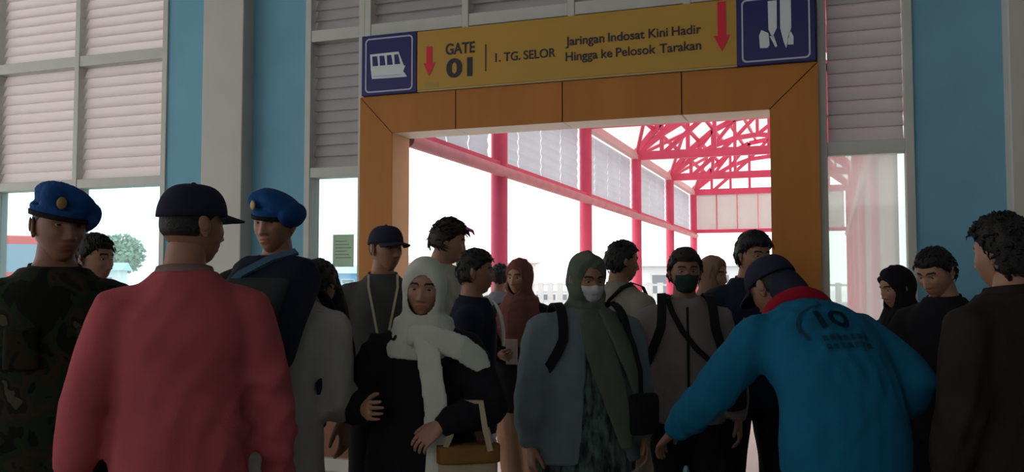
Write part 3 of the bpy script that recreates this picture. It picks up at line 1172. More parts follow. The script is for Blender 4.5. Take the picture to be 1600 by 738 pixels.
    # torso space: bends forward about the pelvis, twists about the spine
    def frame(self, z):
        t = max(0.0, z - 0.93)
        n = max(1, int(t / 0.02))
        p = Vector((0, 0, min(z, 0.93)))
        th = 0.0
        for i in range(n):
            tt = t * (i + 0.5) / n
            th = self.bend * min(1, tt / 0.30)
            if t > 0:
                p = p + Vector((math.sin(self.tilt) * min(1, tt / .3), -math.sin(th), math.cos(th))) * (t / n)
        th = self.bend * min(1, t / 0.30)
        tw = self.twist * min(1, t / 0.35)
        M = Matrix.Rotation(th, 3, 'X') @ Matrix.Rotation(tw, 3, 'Z')
        return p, M

    def tor(self, x, y, z):
        p, M = self.frame(z)
        return (p + M @ Vector((x, y, 0))) * self.s

    def torso(self, rings, ease, sq=0.9):
        out = []
        for z, rx, ry in rings:
            p, M = self.frame(z)
            out.append((p * self.s, M @ Vector((1, 0, 0)), M @ Vector((0, 1, 0)), (rx * self.w + ease) * self.s, (ry * (0.5 + 0.5 * self.w) + ease) * self.s))
        return loft(out, 24, sq)

    def hpt(self, x, y, z):
        return self.HC + self.HR @ Vector((x, y, z)) * self.hs

    # ------------------------------------------------ clothing
    def top(self, m, hem=.80, ease=.018, flare=0.0, sleeve='long', amp=.006, freq=42, name='shirt', cuff=.048, loose=1.0, voxel=.012, midfn=None, mats=None, neckz=1.425, extra=None):
        rings = []
        for z in np.arange(hem, neckz, 0.05):
            rx, ry = body_r(max(z, 0.88))
            k = max(0, (1.15 - z)) * flare
            # loose cloth hangs from chest: limit waist
            if z < 1.26:
                cx, cy = body_r(1.27)
                rx = max(rx, rx + (cx - rx) * 0.55 * loose)
                ry = max(ry, ry + (cy - ry) * 0.55 * loose)
            rings.append((z, rx + k, ry + k))
        rings.append((neckz, body_r(neckz)[0] * 0.92, body_r(neckz)[1] * 0.92))
        rings.append((neckz + 0.022, .070, .068))
        pcs = [self.torso(rings, ease, 0.92)]
        s = self.s
        for k in 'RL':
            sh, el, wr = self.sh[k], self.el[k], self.wr[k]
            inner = self.tor((-1 if k == 'R' else 1) * 0.09 * self.w, 0, 1.335)
            e = ease + 0.006
            if sleeve == 'long':
                end = wr.lerp(el, 0.06)
                pts = [inner, sh, sh.lerp(el, .5), el, el.lerp(end, .5), end]
                rad = [(.050 + e) * s, (.052 + e) * s, (.053 + e) * s, (.045 + e) * s, (.043 + e) * s, cuff * s]
            elif sleeve == 'short':
                end = sh.lerp(el, 0.80)
                pts = [inner, sh, sh.lerp(el, .5), end]
                rad = [(.050 + e) * s, (.053 + e) * s, (.058 + e) * s, (.056 + e) * s]
            else:
                continue
            pcs.append(limb(pts, rad))
        if extra:
            pcs += extra
        V, Fc = fuse(pcs, voxel, 4)
        V = folds(V, Fc, amp, freq, self.seed)
        return part(name, V, Fc, m, self.root)

    def collar(self, m, z0=1.405, z1=1.455, r=.078, name='collar', parent=None, lean=0.012):
        rings_o, s = [], self.s
        V, Fc = [], []
        n = 28
        for z, rr in ((z0, r + .016), (z1, r), (z1 - .004, r - .008), (z0, r + 0.002)):
            p, M = self.frame(z)
            for i in range(n):
                a = 2 * math.pi * i / n
                V.append((p + M @ Vector((rr * math.cos(a) * 1.0, rr * math.sin(a) * 0.95 - lean * (1 if z == z0 else .3), 0.010 * math.sin(a)))) * s)
        for j in range(4):
            for i in range(n):
                k = (i + 1) % n
                jj = (j + 1) % 4
                Fc.append((j * n + i, j * n + k, jj * n + k, jj * n + i))
        return part(name, V, Fc, m, parent or self.root)

    def trousers(self, m, top=.97, hem=.07, ease=.016, wide=1.0, amp=.006, name='trousers'):
        s = self.s
        pcs = [self.torso([(z, body_r(z)[0] * 0.99, body_r(z)[1]) for z in (.80, .84, .90, .96, top)], ease - .004)]
        for k in 'RL':
            h, kn, an = self.hip[k], self.kn[k], self.an[k]
            end = an + Vector((0, 0, (hem - .085 + .03) * s))
            pcs.append(limb([h, h.lerp(kn, .5), kn, kn.lerp(end, .5), end], [q * s for q in (.093 + ease, .080 + ease, (.062 + ease) * wide, (.060 + ease) * wide, (.055 + ease) * wide)]))
        V, Fc = fuse(pcs, .013, 4)
        V[:, 2] = np.maximum(V[:, 2], 0.012)
        V = folds(V, Fc, amp, 50, self.seed + 5)
        return part(name, V, Fc, m, self.root)

    def skirt(self, m, top=1.0, hem=.06, w0=.175, w1=.26, name='skirt', amp=.010):
        rings = []
        for t in np.linspace(0, 1, 12):
            z = top + (hem - top) * t
            wx = w0 + (w1 - w0) * t ** 0.8
            rings.append((z, wx, wx * 0.78))
        V, Fc = fuse([self.torso(rings, 0.0)], .014, 3)
        V = folds(V, Fc, amp, 60, self.seed + 7, (1, 1, 0.12))
        V[:, 2] = np.maximum(V[:, 2], 0.012)
        return part(name, V, Fc, m, self.root)

    # ------------------------------------------------ head wear
    def eyes(self):
        for s_ in (-1, 1):
            o = link('eye', EYE, self.root)
            o.location = self.hpt(.0305 * s_, EYE_Y, .009)
            o.rotation_euler = self.HR.to_euler()
            o.scale = (self.hs, self.hs, self.hs * .50)

    def grid_shell(self, off, keep, seed, namp=0.0, nfreq=80, sc=(1, 1, 1)):
        """offset copy of the skull surface where keep(x,y,z) > 0; thickness fades to the skin at the rim"""
        rs = np.random.RandomState(seed)
        G = HGRID
        k = keep(G[:, 0], G[:, 1], G[:, 2])
        fade = np.clip(k / 0.018, 0, 1)
        h = np.zeros(len(G))
        if namp:
            for _ in range(7):
                d = rs.normal(size=3)
                d /= np.linalg.norm(d)
                h += np.sin(G @ d * nfreq * (0.5 + rs.rand()) + rs.rand() * 6.28)
            h *= namp / 4
        V = G + HGN * ((off + h) * fade - 0.002 * (1 - fade))[:, None]
        V = V * np.array(sc)
        used, Fc = {}, []
        for f in HEAD_F[:HNV * HNU]:
            if all(k[i] > -0.004 for i in f):
                Fc.append(f)
        ids = sorted({i for f in Fc for i in f})
        mp = {a: b for b, a in enumerate(ids)}
        V = V[ids]
        Fc = [tuple(mp[i] for i in f) for f in Fc]
        return V, Fc

    def hair(self, style='short', col=(0.012, 0.010, 0.010), vol=.014, name='hair'):
        m = mat('hair_%d_%d_%d' % tuple(int(c * 1000) for c in col), col, 0.6, noise=0.3, nscale=60, bump=0.5, bscale=150, spec=0.3)
        lowb = {'cropped': -.040, 'short': -.055, 'swept': -.045, 'curly': -.075, 'bowl': -.07}[style]

        def keep(x, y, z):
            hl = 0.056 + 0.25 * np.abs(x) ** 1.0 * 0.2                      # front hairline
            side = np.where(np.abs(x) > .05, .012, hl)
            front = z - np.where(y < -.035, np.maximum(side, hl - 0.9 * np.maximum(np.abs(x) - .045, 0)), 0.0)
            sideb = z - (-.012 + 0.0 * y)
            backk = z - lowb
            t = np.clip((y + .035) / .05, 0, 1)
            return np.where(y < -.035, front, np.where(y < .02, np.minimum(z - (.045 * (1 - t) - .012), 1), backk * 0.8 + 0))
        namp = {'cropped': .0006, 'short': .0035, 'swept': .005, 'curly': .009, 'bowl': .004}[style]
        V, Fc = self.grid_shell(vol, keep, self.seed + 11, namp, 130 if style == 'curly' else 90)
        rs = random.Random(self.seed + 3)
        # separate locks lying over the cap
        nl = {'cropped': 0, 'short': 260, 'swept': 300, 'curly': 420, 'bowl': 260}[style]
        cnt = 0
        Gk = keep(HGRID[:, 0], HGRID[:, 1], HGRID[:, 2])
        cand = [i for i in range(len(HGRID)) if Gk[i] > .006]
        V = [Vector(v) for v in V]
        Fc = list(Fc)
        for _ in range(nl):
            i = rs.choice(cand)
            p, nrm = Vector(HGRID[i]), Vector(HGN[i])
            if p.z > .116:
                continue
            p = p + nrm * vol * 0.75
            if style == 'swept':
                flow = Vector((0.25, -1.0, -0.1 if p.y > -.05 else 0.1))
            elif style == 'curly':
                flow = Vector((rs.gauss(0, 1), rs.gauss(0, 1), rs.gauss(0, 1)))
            else:
                flow = Vector((p.x * 6, -0.5 if p.y < 0.03 else .3, -0.8 if p.z < .08 else -.1))
            flow = flow + Vector((rs.gauss(0, .3), rs.gauss(0, .3), rs.gauss(0, .3)))
            flow = (flow - nrm * flow.dot(nrm))
            if flow.length < 1e-4:
                continue
            flow.normalize()
            ln = {'short': .022, 'swept': .040, 'curly': .026, 'bowl': .035}[style] * rs.uniform(.7, 1.3)
            lift = {'short': .25, 'swept': .22, 'curly': .75, 'bowl': .12}[style] * rs.uniform(.5, 1.3)
            q1 = p + flow * ln * .5 + nrm * ln * lift * .6
            q2 = p + flow * ln + nrm * ln * lift * (.2 if style == 'curly' else .8)
            wdt = rs.uniform(.004, .007)
            b = flow.cross(nrm).normalized() * wdt
            k = len(V)
            V += [p - b, p + b, p + nrm * wdt * 1.2, q1 - b * .8, q1 + b * .8, q1 + nrm * wdt, q2]
            Fc += [(k, k + 1, k + 4, k + 3), (k + 1, k + 2, k + 5, k + 4), (k + 2, k, k + 3, k + 5), (k + 3, k + 4, k + 6), (k + 4, k + 5, k + 6), (k + 5, k + 3, k + 6)]
        V = [self.hpt(*v) for v in V]
        return part(name, V, Fc, m, self.root)

    def mask(self, m, name='face_mask'):
        def keep(x, y, z):
            a = .062 - np.abs(x)
            b = np.minimum(z + .104, -.006 - z + .012 * np.exp(-(x / .014) ** 2))
            return np.where(y < -.02, np.minimum(a, b), -1)
        V, Fc = self.grid_shell(.010, keep, self.seed, .0012, 200)
        V = laplace(V, Fc, 6)
        V[:, 1] -= 0.002
        V = [self.hpt(*v) for v in V]
        o = part(name, V, Fc, m, self.root)
        lp = []
        for s_ in (-1, 1):
            for z in (-.022, -.07):
                lp.append(limb([self.hpt(.055 * s_, -.052, z), self.hpt(.072 * s_, -.02, z * .6), self.hpt(.080 * s_, .012, z * .25)], [.0018] * 3, 6))
        v, f = join(lp)
        part('ear_loop', v, f, m, o)
        return o

    def cap(self, m, brim_m=None, yaw=0.0, name='cap', front_m=None):
        """baseball cap; yaw turns the peak relative to the face"""
        V, Fc = [], []
        Rz = Matrix.Rotation(R(yaw), 3, 'Z')
        n, k_ = 28, 10
        for j in range(k_ + 1):
            t = j / k_
            z = .030 + .098 * math.sin(t * math.pi / 2)
            r_ = math.cos(t * math.pi / 2) ** 0.62 if j < k_ else 0.0
            for i in range(n):
                a = 2 * math.pi * i / n
                x, y = math.cos(a) * .086 * r_, math.sin(a) * .108 * r_ + .006
                zz = z + (.008 * -math.sin(a)) * (1 - t)
                V.append(Vector((x, y, zz)))
        for j in range(k_):
            for i in range(n):
                q = (i + 1) % n
                Fc.append((j * n + i, j * n + q, (j + 1) * n + q, (j + 1) * n + i))
        V = [self.hpt(*(Rz @ v)) for v in V]
        o = part(name, V, Fc, m, self.root)
        md = o.modifiers.new('thick', 'SOLIDIFY')
        md.thickness = .004
        # peak
        V, Fc = [], []
        nn = 14
        for r0 in (0.0, 0.35, .7, 1.0):
            for i in range(nn + 1):
                u = -1 + 2 * i / nn
                x = u * .078
                base = -.108 * math.sqrt(max(0, 1 - (u * .90) ** 2)) + .010
                y = base - .072 * r0 * math.sqrt(max(0.0, 1 - u * u * 0.96))
                V.append(Vector((x, y, .040 - .016 * u * u - .014 * r0)))
        for j in range(3):
            for i in range(nn):
                a = j * (nn + 1) + i
                Fc.append((a, a + 1, a + nn + 2, a + nn + 1))
        V = [self.hpt(*(Rz @ v)) for v in V]
        p = part('peak', V, Fc, brim_m or m, o)
        md = p.modifiers.new('thick', 'SOLIDIFY')
        md.thickness = .006
        v, f = ellipsoid(self.hpt(0, .006, .129), .008, .008, .005)
        part('button', v, f, m, o)
        if front_m is not None:
            V, Fc = [], []
            for j in range(7):
                for i in range(9):
                    a = R(-90 - 34 + 68 * i / 8)
                    t = .12 + .42 * j / 6
                    r_ = math.cos(t * math.pi / 2) ** 0.62
                    V.append(self.hpt(*(Rz @ Vector((math.cos(a) * .0885 * r_, math.sin(a) * .1105 * r_ + .006, .030 + .099 * math.sin(t * math.pi / 2) + .008 * -math.sin(a) * (1 - t))))))
            for j in range(6):
                for i in range(8):
                    a = j * 9 + i
                    Fc.append((a, a + 1, a + 10, a + 9))
            part('front_patch', V, Fc, front_m, o)
        return o

    def beret(self, m, band_m, droop=1, badge=None, name='beret'):
        """droop: +1 falls over the +X side of the head, -1 over -X"""
        pcs = []
        rings = []
        for z, g in ((.036, .0), (.052, .003), (.066, .004)):
            rings.append((Vector((0, .006, z + 0.0)), Vector((1, 0, -.10 * droop)).normalized(), Vector((0, 1, .12)).normalized(), .083 + g, .105 + g))
        pcs.append(loft(rings, 24))
        rot = Matrix.Rotation(R(31) * droop, 3, 'Y') @ Matrix.Rotation(R(-6), 3, 'X')
        pcs.append(ellipsoid((.022 * droop, .008, .082), .104, .118, .050, rot, 24, 12))
        pcs.append(ellipsoid((.082 * droop, .002, .036), .034, .092, .056, Matrix.Rotation(R(24) * droop, 3, 'Y'), 20, 12))
        pcs.append(ellipsoid((-.034 * droop, -.052, .098), .050, .048, .042, None, 18, 10))
        V, Fc = fuse(pcs, .0065, 5)
        V = folds(V, Fc, .002, 120, self.seed, (1, 1, 1))
        o = part(name, [self.hpt(*v) for v in V], Fc, m, self.root)
        v, f = [], []
        n = 32
        for z, g in ((.028, .0055), (.044, .0062), (.044, .002), (.028, .002)):
            for i in range(n):
                a = 2 * math.pi * i / n
                x = (.0815 + g) * math.cos(a)
                v.append(self.hpt(x, .006 + (.1035 + g) * math.sin(a), z - .10 * x * droop + .012 * math.sin(a)))
        for j in range(4):
            for i in range(n):
                k = (i + 1) % n
                f.append((j * n + i, j * n + k, ((j + 1) % 4) * n + k, ((j + 1) % 4) * n + i))
        part('beret_band', v, f, band_m, o)
        if badge:
            bx = -.036 * droop
            rt = Matrix.Rotation(R(18) * -droop, 3, 'Z')
            v, f = ellipsoid((0, 0, 0), .015, .004, .020, None, 14, 8)
            part('badge', [self.hpt(*(Vector((bx, -.1015, .078)) + rt @ q)) for q in v], f, badge, o)
        return o

    def hijab(self, m, drop=1.16, width=1.0, tail=None, face=(.066, .090, -.016), amp=.004, name='headscarf', wide=0.0, peak=0.0):
        s = self.s
        H = lambda x, y, z, *r_: ellipsoid(self.hpt(x, y, z), *[q * self.hs for q in r_], rot=self.HR, n=24, m=16)
        pcs = [H(0, .010, .020, .098, .122, .128), H(0, -.018, -.05, .090, .100, .096)]
        if peak:
            pcs.append(H(0, .09, .02, .06, .06, .06))
        nk = [self.hpt(0, .0, -.08), self.neck[0] + Vector((0, -.005, 0)) * s]
        pcs.append(limb([self.hpt(0, .005, -.03), nk[0], nk[1]], [.090 * s, .090 * s, .105 * s]))
        rings = []
        for z in np.arange(drop, 1.47, .035):
            rx, ry = body_r(z)
            t = (z - drop) / (1.47 - drop)
            ex = .040 + .010 * (1 - t)
            rx2 = max(rx * self.w * width, .095) if z < 1.39 else max(rx * 0.95, .095)
            rings.append((z, (rx2 + wide * (1 - t)) / self.w, ry + .004))
        pcs.append(self.torso(rings, .036, 1.0))
        if tail:
            pcs += tail
        V, Fc = fuse(pcs, .0095, 4)
        V = folds(V, Fc, amp * 1.7, 75, self.seed + 2, (1, 1, .5))
        # face opening, measured in the head's own frame
        HRi = np.array(self.HR)
        L = (V - np.array(self.HC)) @ HRi / self.hs
        inside = (L[:, 1] < -.028) & ((L[:, 0] / face[0]) ** 2 + ((L[:, 2] - face[2]) / face[1]) ** 2 < 1)
        Fk = [f for f in Fc if not all(inside[i] for i in f)]
        # draw the rim of the opening in towards the cheeks
        rho = np.sqrt((L[:, 0] / face[0]) ** 2 + ((L[:, 2] - face[2]) / face[1]) ** 2)
        rim = np.clip(1.45 - rho, 0, .45) / .45 * (L[:, 1] < -.03)
        L2 = L.copy()
        L2[:, 1] += rim * .020
        V = L2 * self.hs @ HRi.T + np.array(self.HC)
        ids = sorted({i for f in Fk for i in f})
        mp = {a: b for b, a in enumerate(ids)}
        Fk = [tuple(mp[i] for i in f) for f in Fk]
        o = part(name, smooth_rim(V[ids], Fk), Fk, m, self.root)
        md = o.modifiers.new('thick', 'SOLIDIFY')
        md.thickness = .006
        md.offset = -1
        return o

    def ribbon(self, pts, widths, thick, axis, m, name, parent=None, amp=.006, voxel=.008):
        """hanging cloth strip"""
        rings = []
        P = [Vector(p) * self.s for p in pts]
        ax = Vector(axis).normalized()
        Q, wd = [], []
        for i in range(len(P) - 1):
            for k in range(4):
                t = k / 4
                Q.append(P[i].lerp(P[i + 1], t))
                wd.append(widths[i] * (1 - t) + widths[i + 1] * t)
        Q.append(P[-1])
        wd.append(widths[-1])
        for i, q in enumerate(Q):
            d = (Q[min(i + 1, len(Q) - 1)] - Q[max(i - 1, 0)]).normalized()
            xa = (ax - d * ax.dot(d)).normalized()
            rings.append((q, xa, d.cross(xa), wd[i] * self.s, thick * self.s))
        V, Fc = fuse([loft(rings, 20)], voxel, 2)
        V = folds(V, Fc, amp * 1.1, 95, self.seed + 21, (1, 1, .12))
        if name is None:
            return V, Fc
        return part(name, V, Fc, m, parent or self.root)

    def strap(self, pts, width, thick, m, name, parent, normal=(0, -1, 0)):
        P = [Vector(p) * self.s for p in pts]
        V, Fc = [], []
        nv = None if callable(normal) else Vector(normal)
        for i, q in enumerate(P):
            d = (P[min(i + 1, len(P) - 1)] - P[max(i - 1, 0)]).normalized()
            nn = nv if not callable(normal) else normal(q)
            b = d.cross(nn).normalized() * width / 2 * self.s
            t = b.cross(d).normalized() * thick / 2 * self.s
            V += [q - b - t, q + b - t, q + b + t, q - b + t]
        for i in range(len(P) - 1):
            for j in range(4):
                k = (j + 1) % 4
                Fc.append((4 * i + j, 4 * i + k, 4 * i + 4 + k, 4 * i + 4 + j))
        e = 4 * (len(P) - 1)
        Fc += [(3, 2, 1, 0), (e, e + 1, e + 2, e + 3)]
        return part(name, V, Fc, m, parent, smooth=False)

    def thing_here(self, name, label, cat, group=None):
        """a separate thing carried by this person, in the person's own frame"""
        e = empty(name, self.root.location.copy(), self.root.rotation_euler.z, label=label, cat=cat, group=group)
        return e

    def backpack(self, m, m2, label, depth=.13, w=.15, z0=1.02, z1=1.40, off=.15, name='backpack', front_straps=True, pocket=True):
        b = self.thing_here(name, label, 'backpack')
        rings = []
        for t in np.linspace(0, 1, 9):
            z = z0 + (z1 - z0) * t
            p, M = self.frame(z)
            q = math.sin(max(.02, min(1, min(t, 1 - t) * 5 + .25)) * math.pi / 2)
            c = (p + M @ Vector((0, off + depth * .5, 0))) * self.s
            rings.append((c, M @ Vector((1, 0, 0)), M @ Vector((0, 1, 0)), w * (.75 + .25 * q) * self.s, depth * .62 * q * self.s))
        V, Fc = fuse([loft(rings, 24, .65)], .010, 3)
        V = folds(V, Fc, .004, 60, self.seed + 31)
        body = part('bag_body', V, Fc, m, b)
        if pocket:
            rings = []
            for t in np.linspace(0, 1, 6):
                z = z0 + .02 + (z1 - z0) * .5 * t
                p, M = self.frame(z)
                q = .6 + .4 * math.sin(t * math.pi)
                rings.append(((p + M @ Vector((0, off + depth * 1.08, 0))) * self.s, M @ Vector((1, 0, 0)), M @ Vector((0, 1, 0)), w * .78 * self.s, .035 * q * self.s))
            V, Fc = fuse([loft(rings, 20, .6)], .010, 3)
            part('front_pocket', V, Fc, m2, b)
        if front_straps:
            for sd in (-1, 1):
                pts = []
                for a in np.linspace(0, 1, 12):
                    ang = math.pi * a
                    y = .17 * math.cos(ang) - .0
                    z = 1.30 + .165 * math.sin(ang) ** .7 if a < .55 else 1.30 + .165 * math.sin(ang)
                    pts.append(self.tor(sd * (.095 + .03 * a) * self.w, y * (.9 if y > 0 else .92), z) / self.s)
                for z in (1.24, 1.18, 1.12, 1.06):
                    t = (1.30 - z) / .24
                    pts.append(self.tor(sd * (.125 + .075 * t) * self.w, -.158 + .02 * t + .17 * t * t, z) / self.s)
                self.strap(pts, .046, .010, m, 'shoulder_strap', b, normal=lambda q, s=self: (Vector((q.x * .2, q.y, max(0, q.z - 1.30 * s.s) * 2.2))).normalized())
        return b

# ------------------------------------------------------------------ clothing materials
def camo_mat():
    m = bpy.data.materials.new('camouflage_cloth')
    m.use_nodes = True
    nt = m.node_tree
    b = nt.nodes['Principled BSDF']
    b.inputs['Roughness'].default_value = 0.9
    b.inputs['Specular IOR Level'].default_value = 0.1
    tc = nt.nodes.new('ShaderNodeTexCoord')
    n = nt.nodes.new('ShaderNodeTexNoise')
    n.inputs['Scale'].default_value = 9
    n.inputs['Detail'].default_value = 2.5
    n.inputs['Distortion'].default_value = 0.6
    nt.links.new(tc.outputs['Object'], n.inputs['Vector'])
    cr = nt.nodes.new('ShaderNodeValToRGB')
    cr.color_ramp.interpolation = 'CONSTANT'
    e = cr.color_ramp.elements
    e[0].position = 0.0
    e[0].color = (0.008, 0.009, 0.008, 1)
    e[1].position = 0.45
    e[1].color = (0.016, 0.024, 0.014, 1)
    for p, c in ((0.54, (0.030, 0.022, 0.014, 1)), (0.61, (0.012, 0.014, 0.010, 1)), (0.68, (0.060, 0.058, 0.034, 1))):
        q = e.new(p)
        q.color = c
    nt.links.new(n.outputs['Fac'], cr.inputs[0])
    nt.links.new(cr.outputs[0], b.inputs['Base Color'])
    return m


CAMO = camo_mat()
BERET = fabric('beret_blue', (0.012, 0.058, 0.19))
BLACKF = fabric('black', (0.012, 0.012, 0.015))
NAVYF = fabric('navy', (0.014, 0.018, 0.035))
DKGREY = fabric('charcoal', (0.035, 0.038, 0.042))
PINK = fabric('pink_sweater', (0.36, 0.075, 0.088), 0.12)
CAPN = fabric('cap_navy', (0.020, 0.022, 0.040))
LGREY = fabric('light_grey', (0.30, 0.29, 0.26))
BLUEGREY = fabric('blue_grey', (0.14, 0.18, 0.24))
WHITEH = fabric('white_scarf', (0.50, 0.52, 0.45), 0.06)
PALE = fabric('pale_olive', (0.34, 0.37, 0.31))
BROWNH = fabric('brown_scarf', (0.16, 0.065, 0.055))
TANF = fabric('tan_trouser', (0.36, 0.20, 0.12))
GREENH = fabric('grey_green_scarf', (0.085, 0.105, 0.080))
DENIM = fabric('grey_denim', (0.13, 0.165, 0.18))
PATT = mat('fabric_green_pattern', (0.10, 0.15, 0.13), 0.9, nscale=45, col2=(0.015, 0.022, 0.022), bump=0.2, bscale=160, spec=0.1, stretch=(1, 1, 0.35))
BEIGE = fabric('beige_trouser', (0.42, 0.37, 0.31))
GREYS = fabric('warm_grey_shirt', (0.24, 0.23, 0.19))
MAUVE = fabric('mauve_grey_jacket', (0.17, 0.145, 0.145))
MASKG = fabric('mask_dark_green', (0.018, 0.035, 0.032))
MASKW = fabric('mask_pale', (0.42, 0.43, 0.43), 0.05)
TEAL = fabric('teal_skirt', (0.10, 0.26, 0.30))
TANH = fabric('tan_scarf', (0.20, 0.12, 0.085))
BLUES = fabric('bright_blue', (0.008, 0.115, 0.215), 0.12)
REDF = fabric('red_scarf', (0.26, 0.010, 0.022))
PINKF = fabric('magenta_blouse', (0.42, 0.06, 0.14))
DKBROWN = fabric('dark_brown_jacket', (0.022, 0.018, 0.015))
WHITEF = fabric('white_shirt', (0.70, 0.67, 0.60), 0.05)
GOLD = mat('gold_badge', (0.22, 0.16, 0.05), 0.5, metal=0.5)
SK1, SK2, SK3 = (0.26, 0.125, 0.075), (0.33, 0.17, 0.11), (0.20, 0.095, 0.06)

# ------------------------------------------------------------------ the crowd
# beret soldier beside the long window
p = Person((-2.382, -3.563), 52, 1.70, 'soldier in blue beret and camouflage standing before the long window', SK3, 1.15, head=(16, 4, 0), seed=2,
           armR=(-.30, -.03, .80), armL=(.28, -.05, .80))
j = p.top(CAMO, hem=.76, ease=.026, name='camouflage_jacket')
p.collar(CAMO, parent=j)
p.trousers(CAMO)
p.beret(BERET, BLACKF, 1, GOLD)
p.hair('cropped', vol=.003)
p.eyes()
for sd in (-1, 1):
    V, Fc = fuse([loft([(p.tor(sd * .10, -.155, z), Vector((1, 0, 0)), Vector((0, 1, 0)), .05, .012) for z in (1.13, 1.18, 1.24, 1.26)], 16, .5)], .008, 1)
    part('chest_pocket', V, Fc, CAMO, j)

# dark haired person half hidden behind the soldier
p = Person((-3.294, -2.507), 85, 1.62, 'dark haired person in black jacket half hidden behind the blue beret soldier', SK2, .95, head=(10, 5, 0), seed=3)
p.top(BLACKF, hem=.74, ease=.022, name='jacket')
p.collar(BLACKF)
p.trousers(DKGREY)
p.hair('bowl')
p.eyes()

# man in pink sweater, back to us
p = Person((-1.80, -3.64), 219.7, 1.685, 'man in pink sweater and dark cap seen from behind', SK1, 1.09, head=(-58, 2, 0), seed=4,
           armR=(-.29, -.05, .80), armL=(.30, -.04, .78), poleR=(-1, .6, 0), poleL=(1, .6, 0))
j = p.top(PINK, hem=.72, ease=.019, name='sweater', amp=.010, cuff=.046, loose=.9)
p.collar(fabric('pink_rib', (0.20, 0.13, 0.12)), 1.41, 1.455, .080, 'neck_rib', j)
p.trousers(DKGREY, top=.88, ease=.004)
p.hair('cropped', vol=.004)
p.cap(CAPN)
p.eyes()
BEARD = fabric('beard', (0.018, 0.014, 0.012))

# second beret soldier
p = Person((-2.195, -2.60), 12, 1.765, 'soldier in blue beret standing beside the grey pilaster', SK1, 1.12, head=(-8, 3, 0), seed=5,
           armR=(-.29, -.05, .80), armL=(.30, -.05, .80))
j = p.top(CAMO, hem=.76, ease=.026, name='camouflage_jacket')
p.collar(CAMO, parent=j)
p.trousers(CAMO)
p.beret(BERET, BLACKF, 1, GOLD)
p.hair('cropped', vol=.003)
p.eyes()

# bowing person with backpack
p = Person((-1.868, -3.125), 188, 1.64, 'bowing person in pale grey shirt under a dark backpack', SK1, 1.0, bend=44, head=(-5, 55, 0), seed=6,
           armR=(-.27, -.34, .985), poleR=(.1, 1.0, -.5), armL=(.22, -.30, .85), handR='open', palmR=(.9, 0, .1))
p.top(LGREY, hem=.70, ease=.028, flare=.06, name='shirt', amp=.009)
p.trousers(BLUEGREY)
p.hair('short')
p.eyes()
b = p.backpack(NAVYF, DKGREY, 'dark backpack with blue strap on the bowing person', depth=.17, w=.165, z0=1.06, z1=1.46, off=.13)
p.strap([p.tor(x, y, z) / p.s for x, y, z in ((.14, .31, 1.20), (.07, .325, 1.30), (-.02, .325, 1.38), (-.09, .30, 1.44))], .04, .010, fabric('strap_blue', (0.05, 0.10, 0.16)), 'blue_strap', b, normal=(0, .6, .8))

# capped man, hand on hip, in front of the left jamb
p = Person((-2.232, -1.594), 29, 1.69, 'man in dark cap and jacket with hand on hip before the orange jamb', SK1, 1.02, head=(38, 2, 0), seed=7,
           armR=(-.215, -.05, .99), poleR=(-1, .35, 0), handR='grip', armL=(.24, -.04, .80))
j = p.top(fabric('grey_jacket', (0.062, 0.062, 0.058)), hem=.74, ease=.022, name='jacket')
p.collar(fabric('grey_jacket', (0, 0, 0)), parent=j)
p.trousers(BLACKF)
p.hair('cropped', vol=.004)
p.cap(CAPN)
p.eyes()
ly = p.thing_here('lanyard', 'pale lanyard with card worn by the capped man', 'lanyard')
LANY = fabric('lanyard', (0.45, 0.42, 0.30))
for sd in (-1, 1):
    p.strap([p.tor(x * sd, y, z) / p.s for x, y, z in ((.075, -.06, 1.445), (.075, -.125, 1.38), (.055, -.157, 1.28), (.02, -.163, 1.10))], .012, .003, LANY, 'strap', ly)
q = p.tor(0, -.170, 1.06) / p.s
MB().box(q.x - .03, q.x + .03, q.y - .004, q.y, q.z - .045, q.z + .045).build('card', WHITEF, ly)

# tall young man in profile
p = Person((-2.105, -1.123), 24.0 + 88, 1.755, 'tall young man with pink tipped fringe and pale shirt in profile', SK2, 1.0, head=(0, 12, 0), seed=8)
p.top(PALE, hem=.74, ease=.020, sleeve='short', name='shirt')
p.collar(PALE)
p.trousers(DKGREY)
p.hair('swept', vol=.020, col=(0.016, 0.012, 0.010))
p.eyes()
rs_ = random.Random(5)
pcs = []
for k in range(9):
    x = -.035 + .009 * k
    pcs.append(limb([p.hpt(x, -.080, .098 + rs_.uniform(-.004, .004)), p.hpt(x + .004, -.118, .092), p.hpt(x + .006, -.130 + rs_.uniform(-.005, .005), .072)], [.009, .008, .003], 8))
V, Fc = fuse(pcs, .005, 1)
part('pink_fringe', V, Fc, mat('pink_hair', (0.55, 0.12, 0.42), 0.5, noise=.3, nscale=60), p.root)

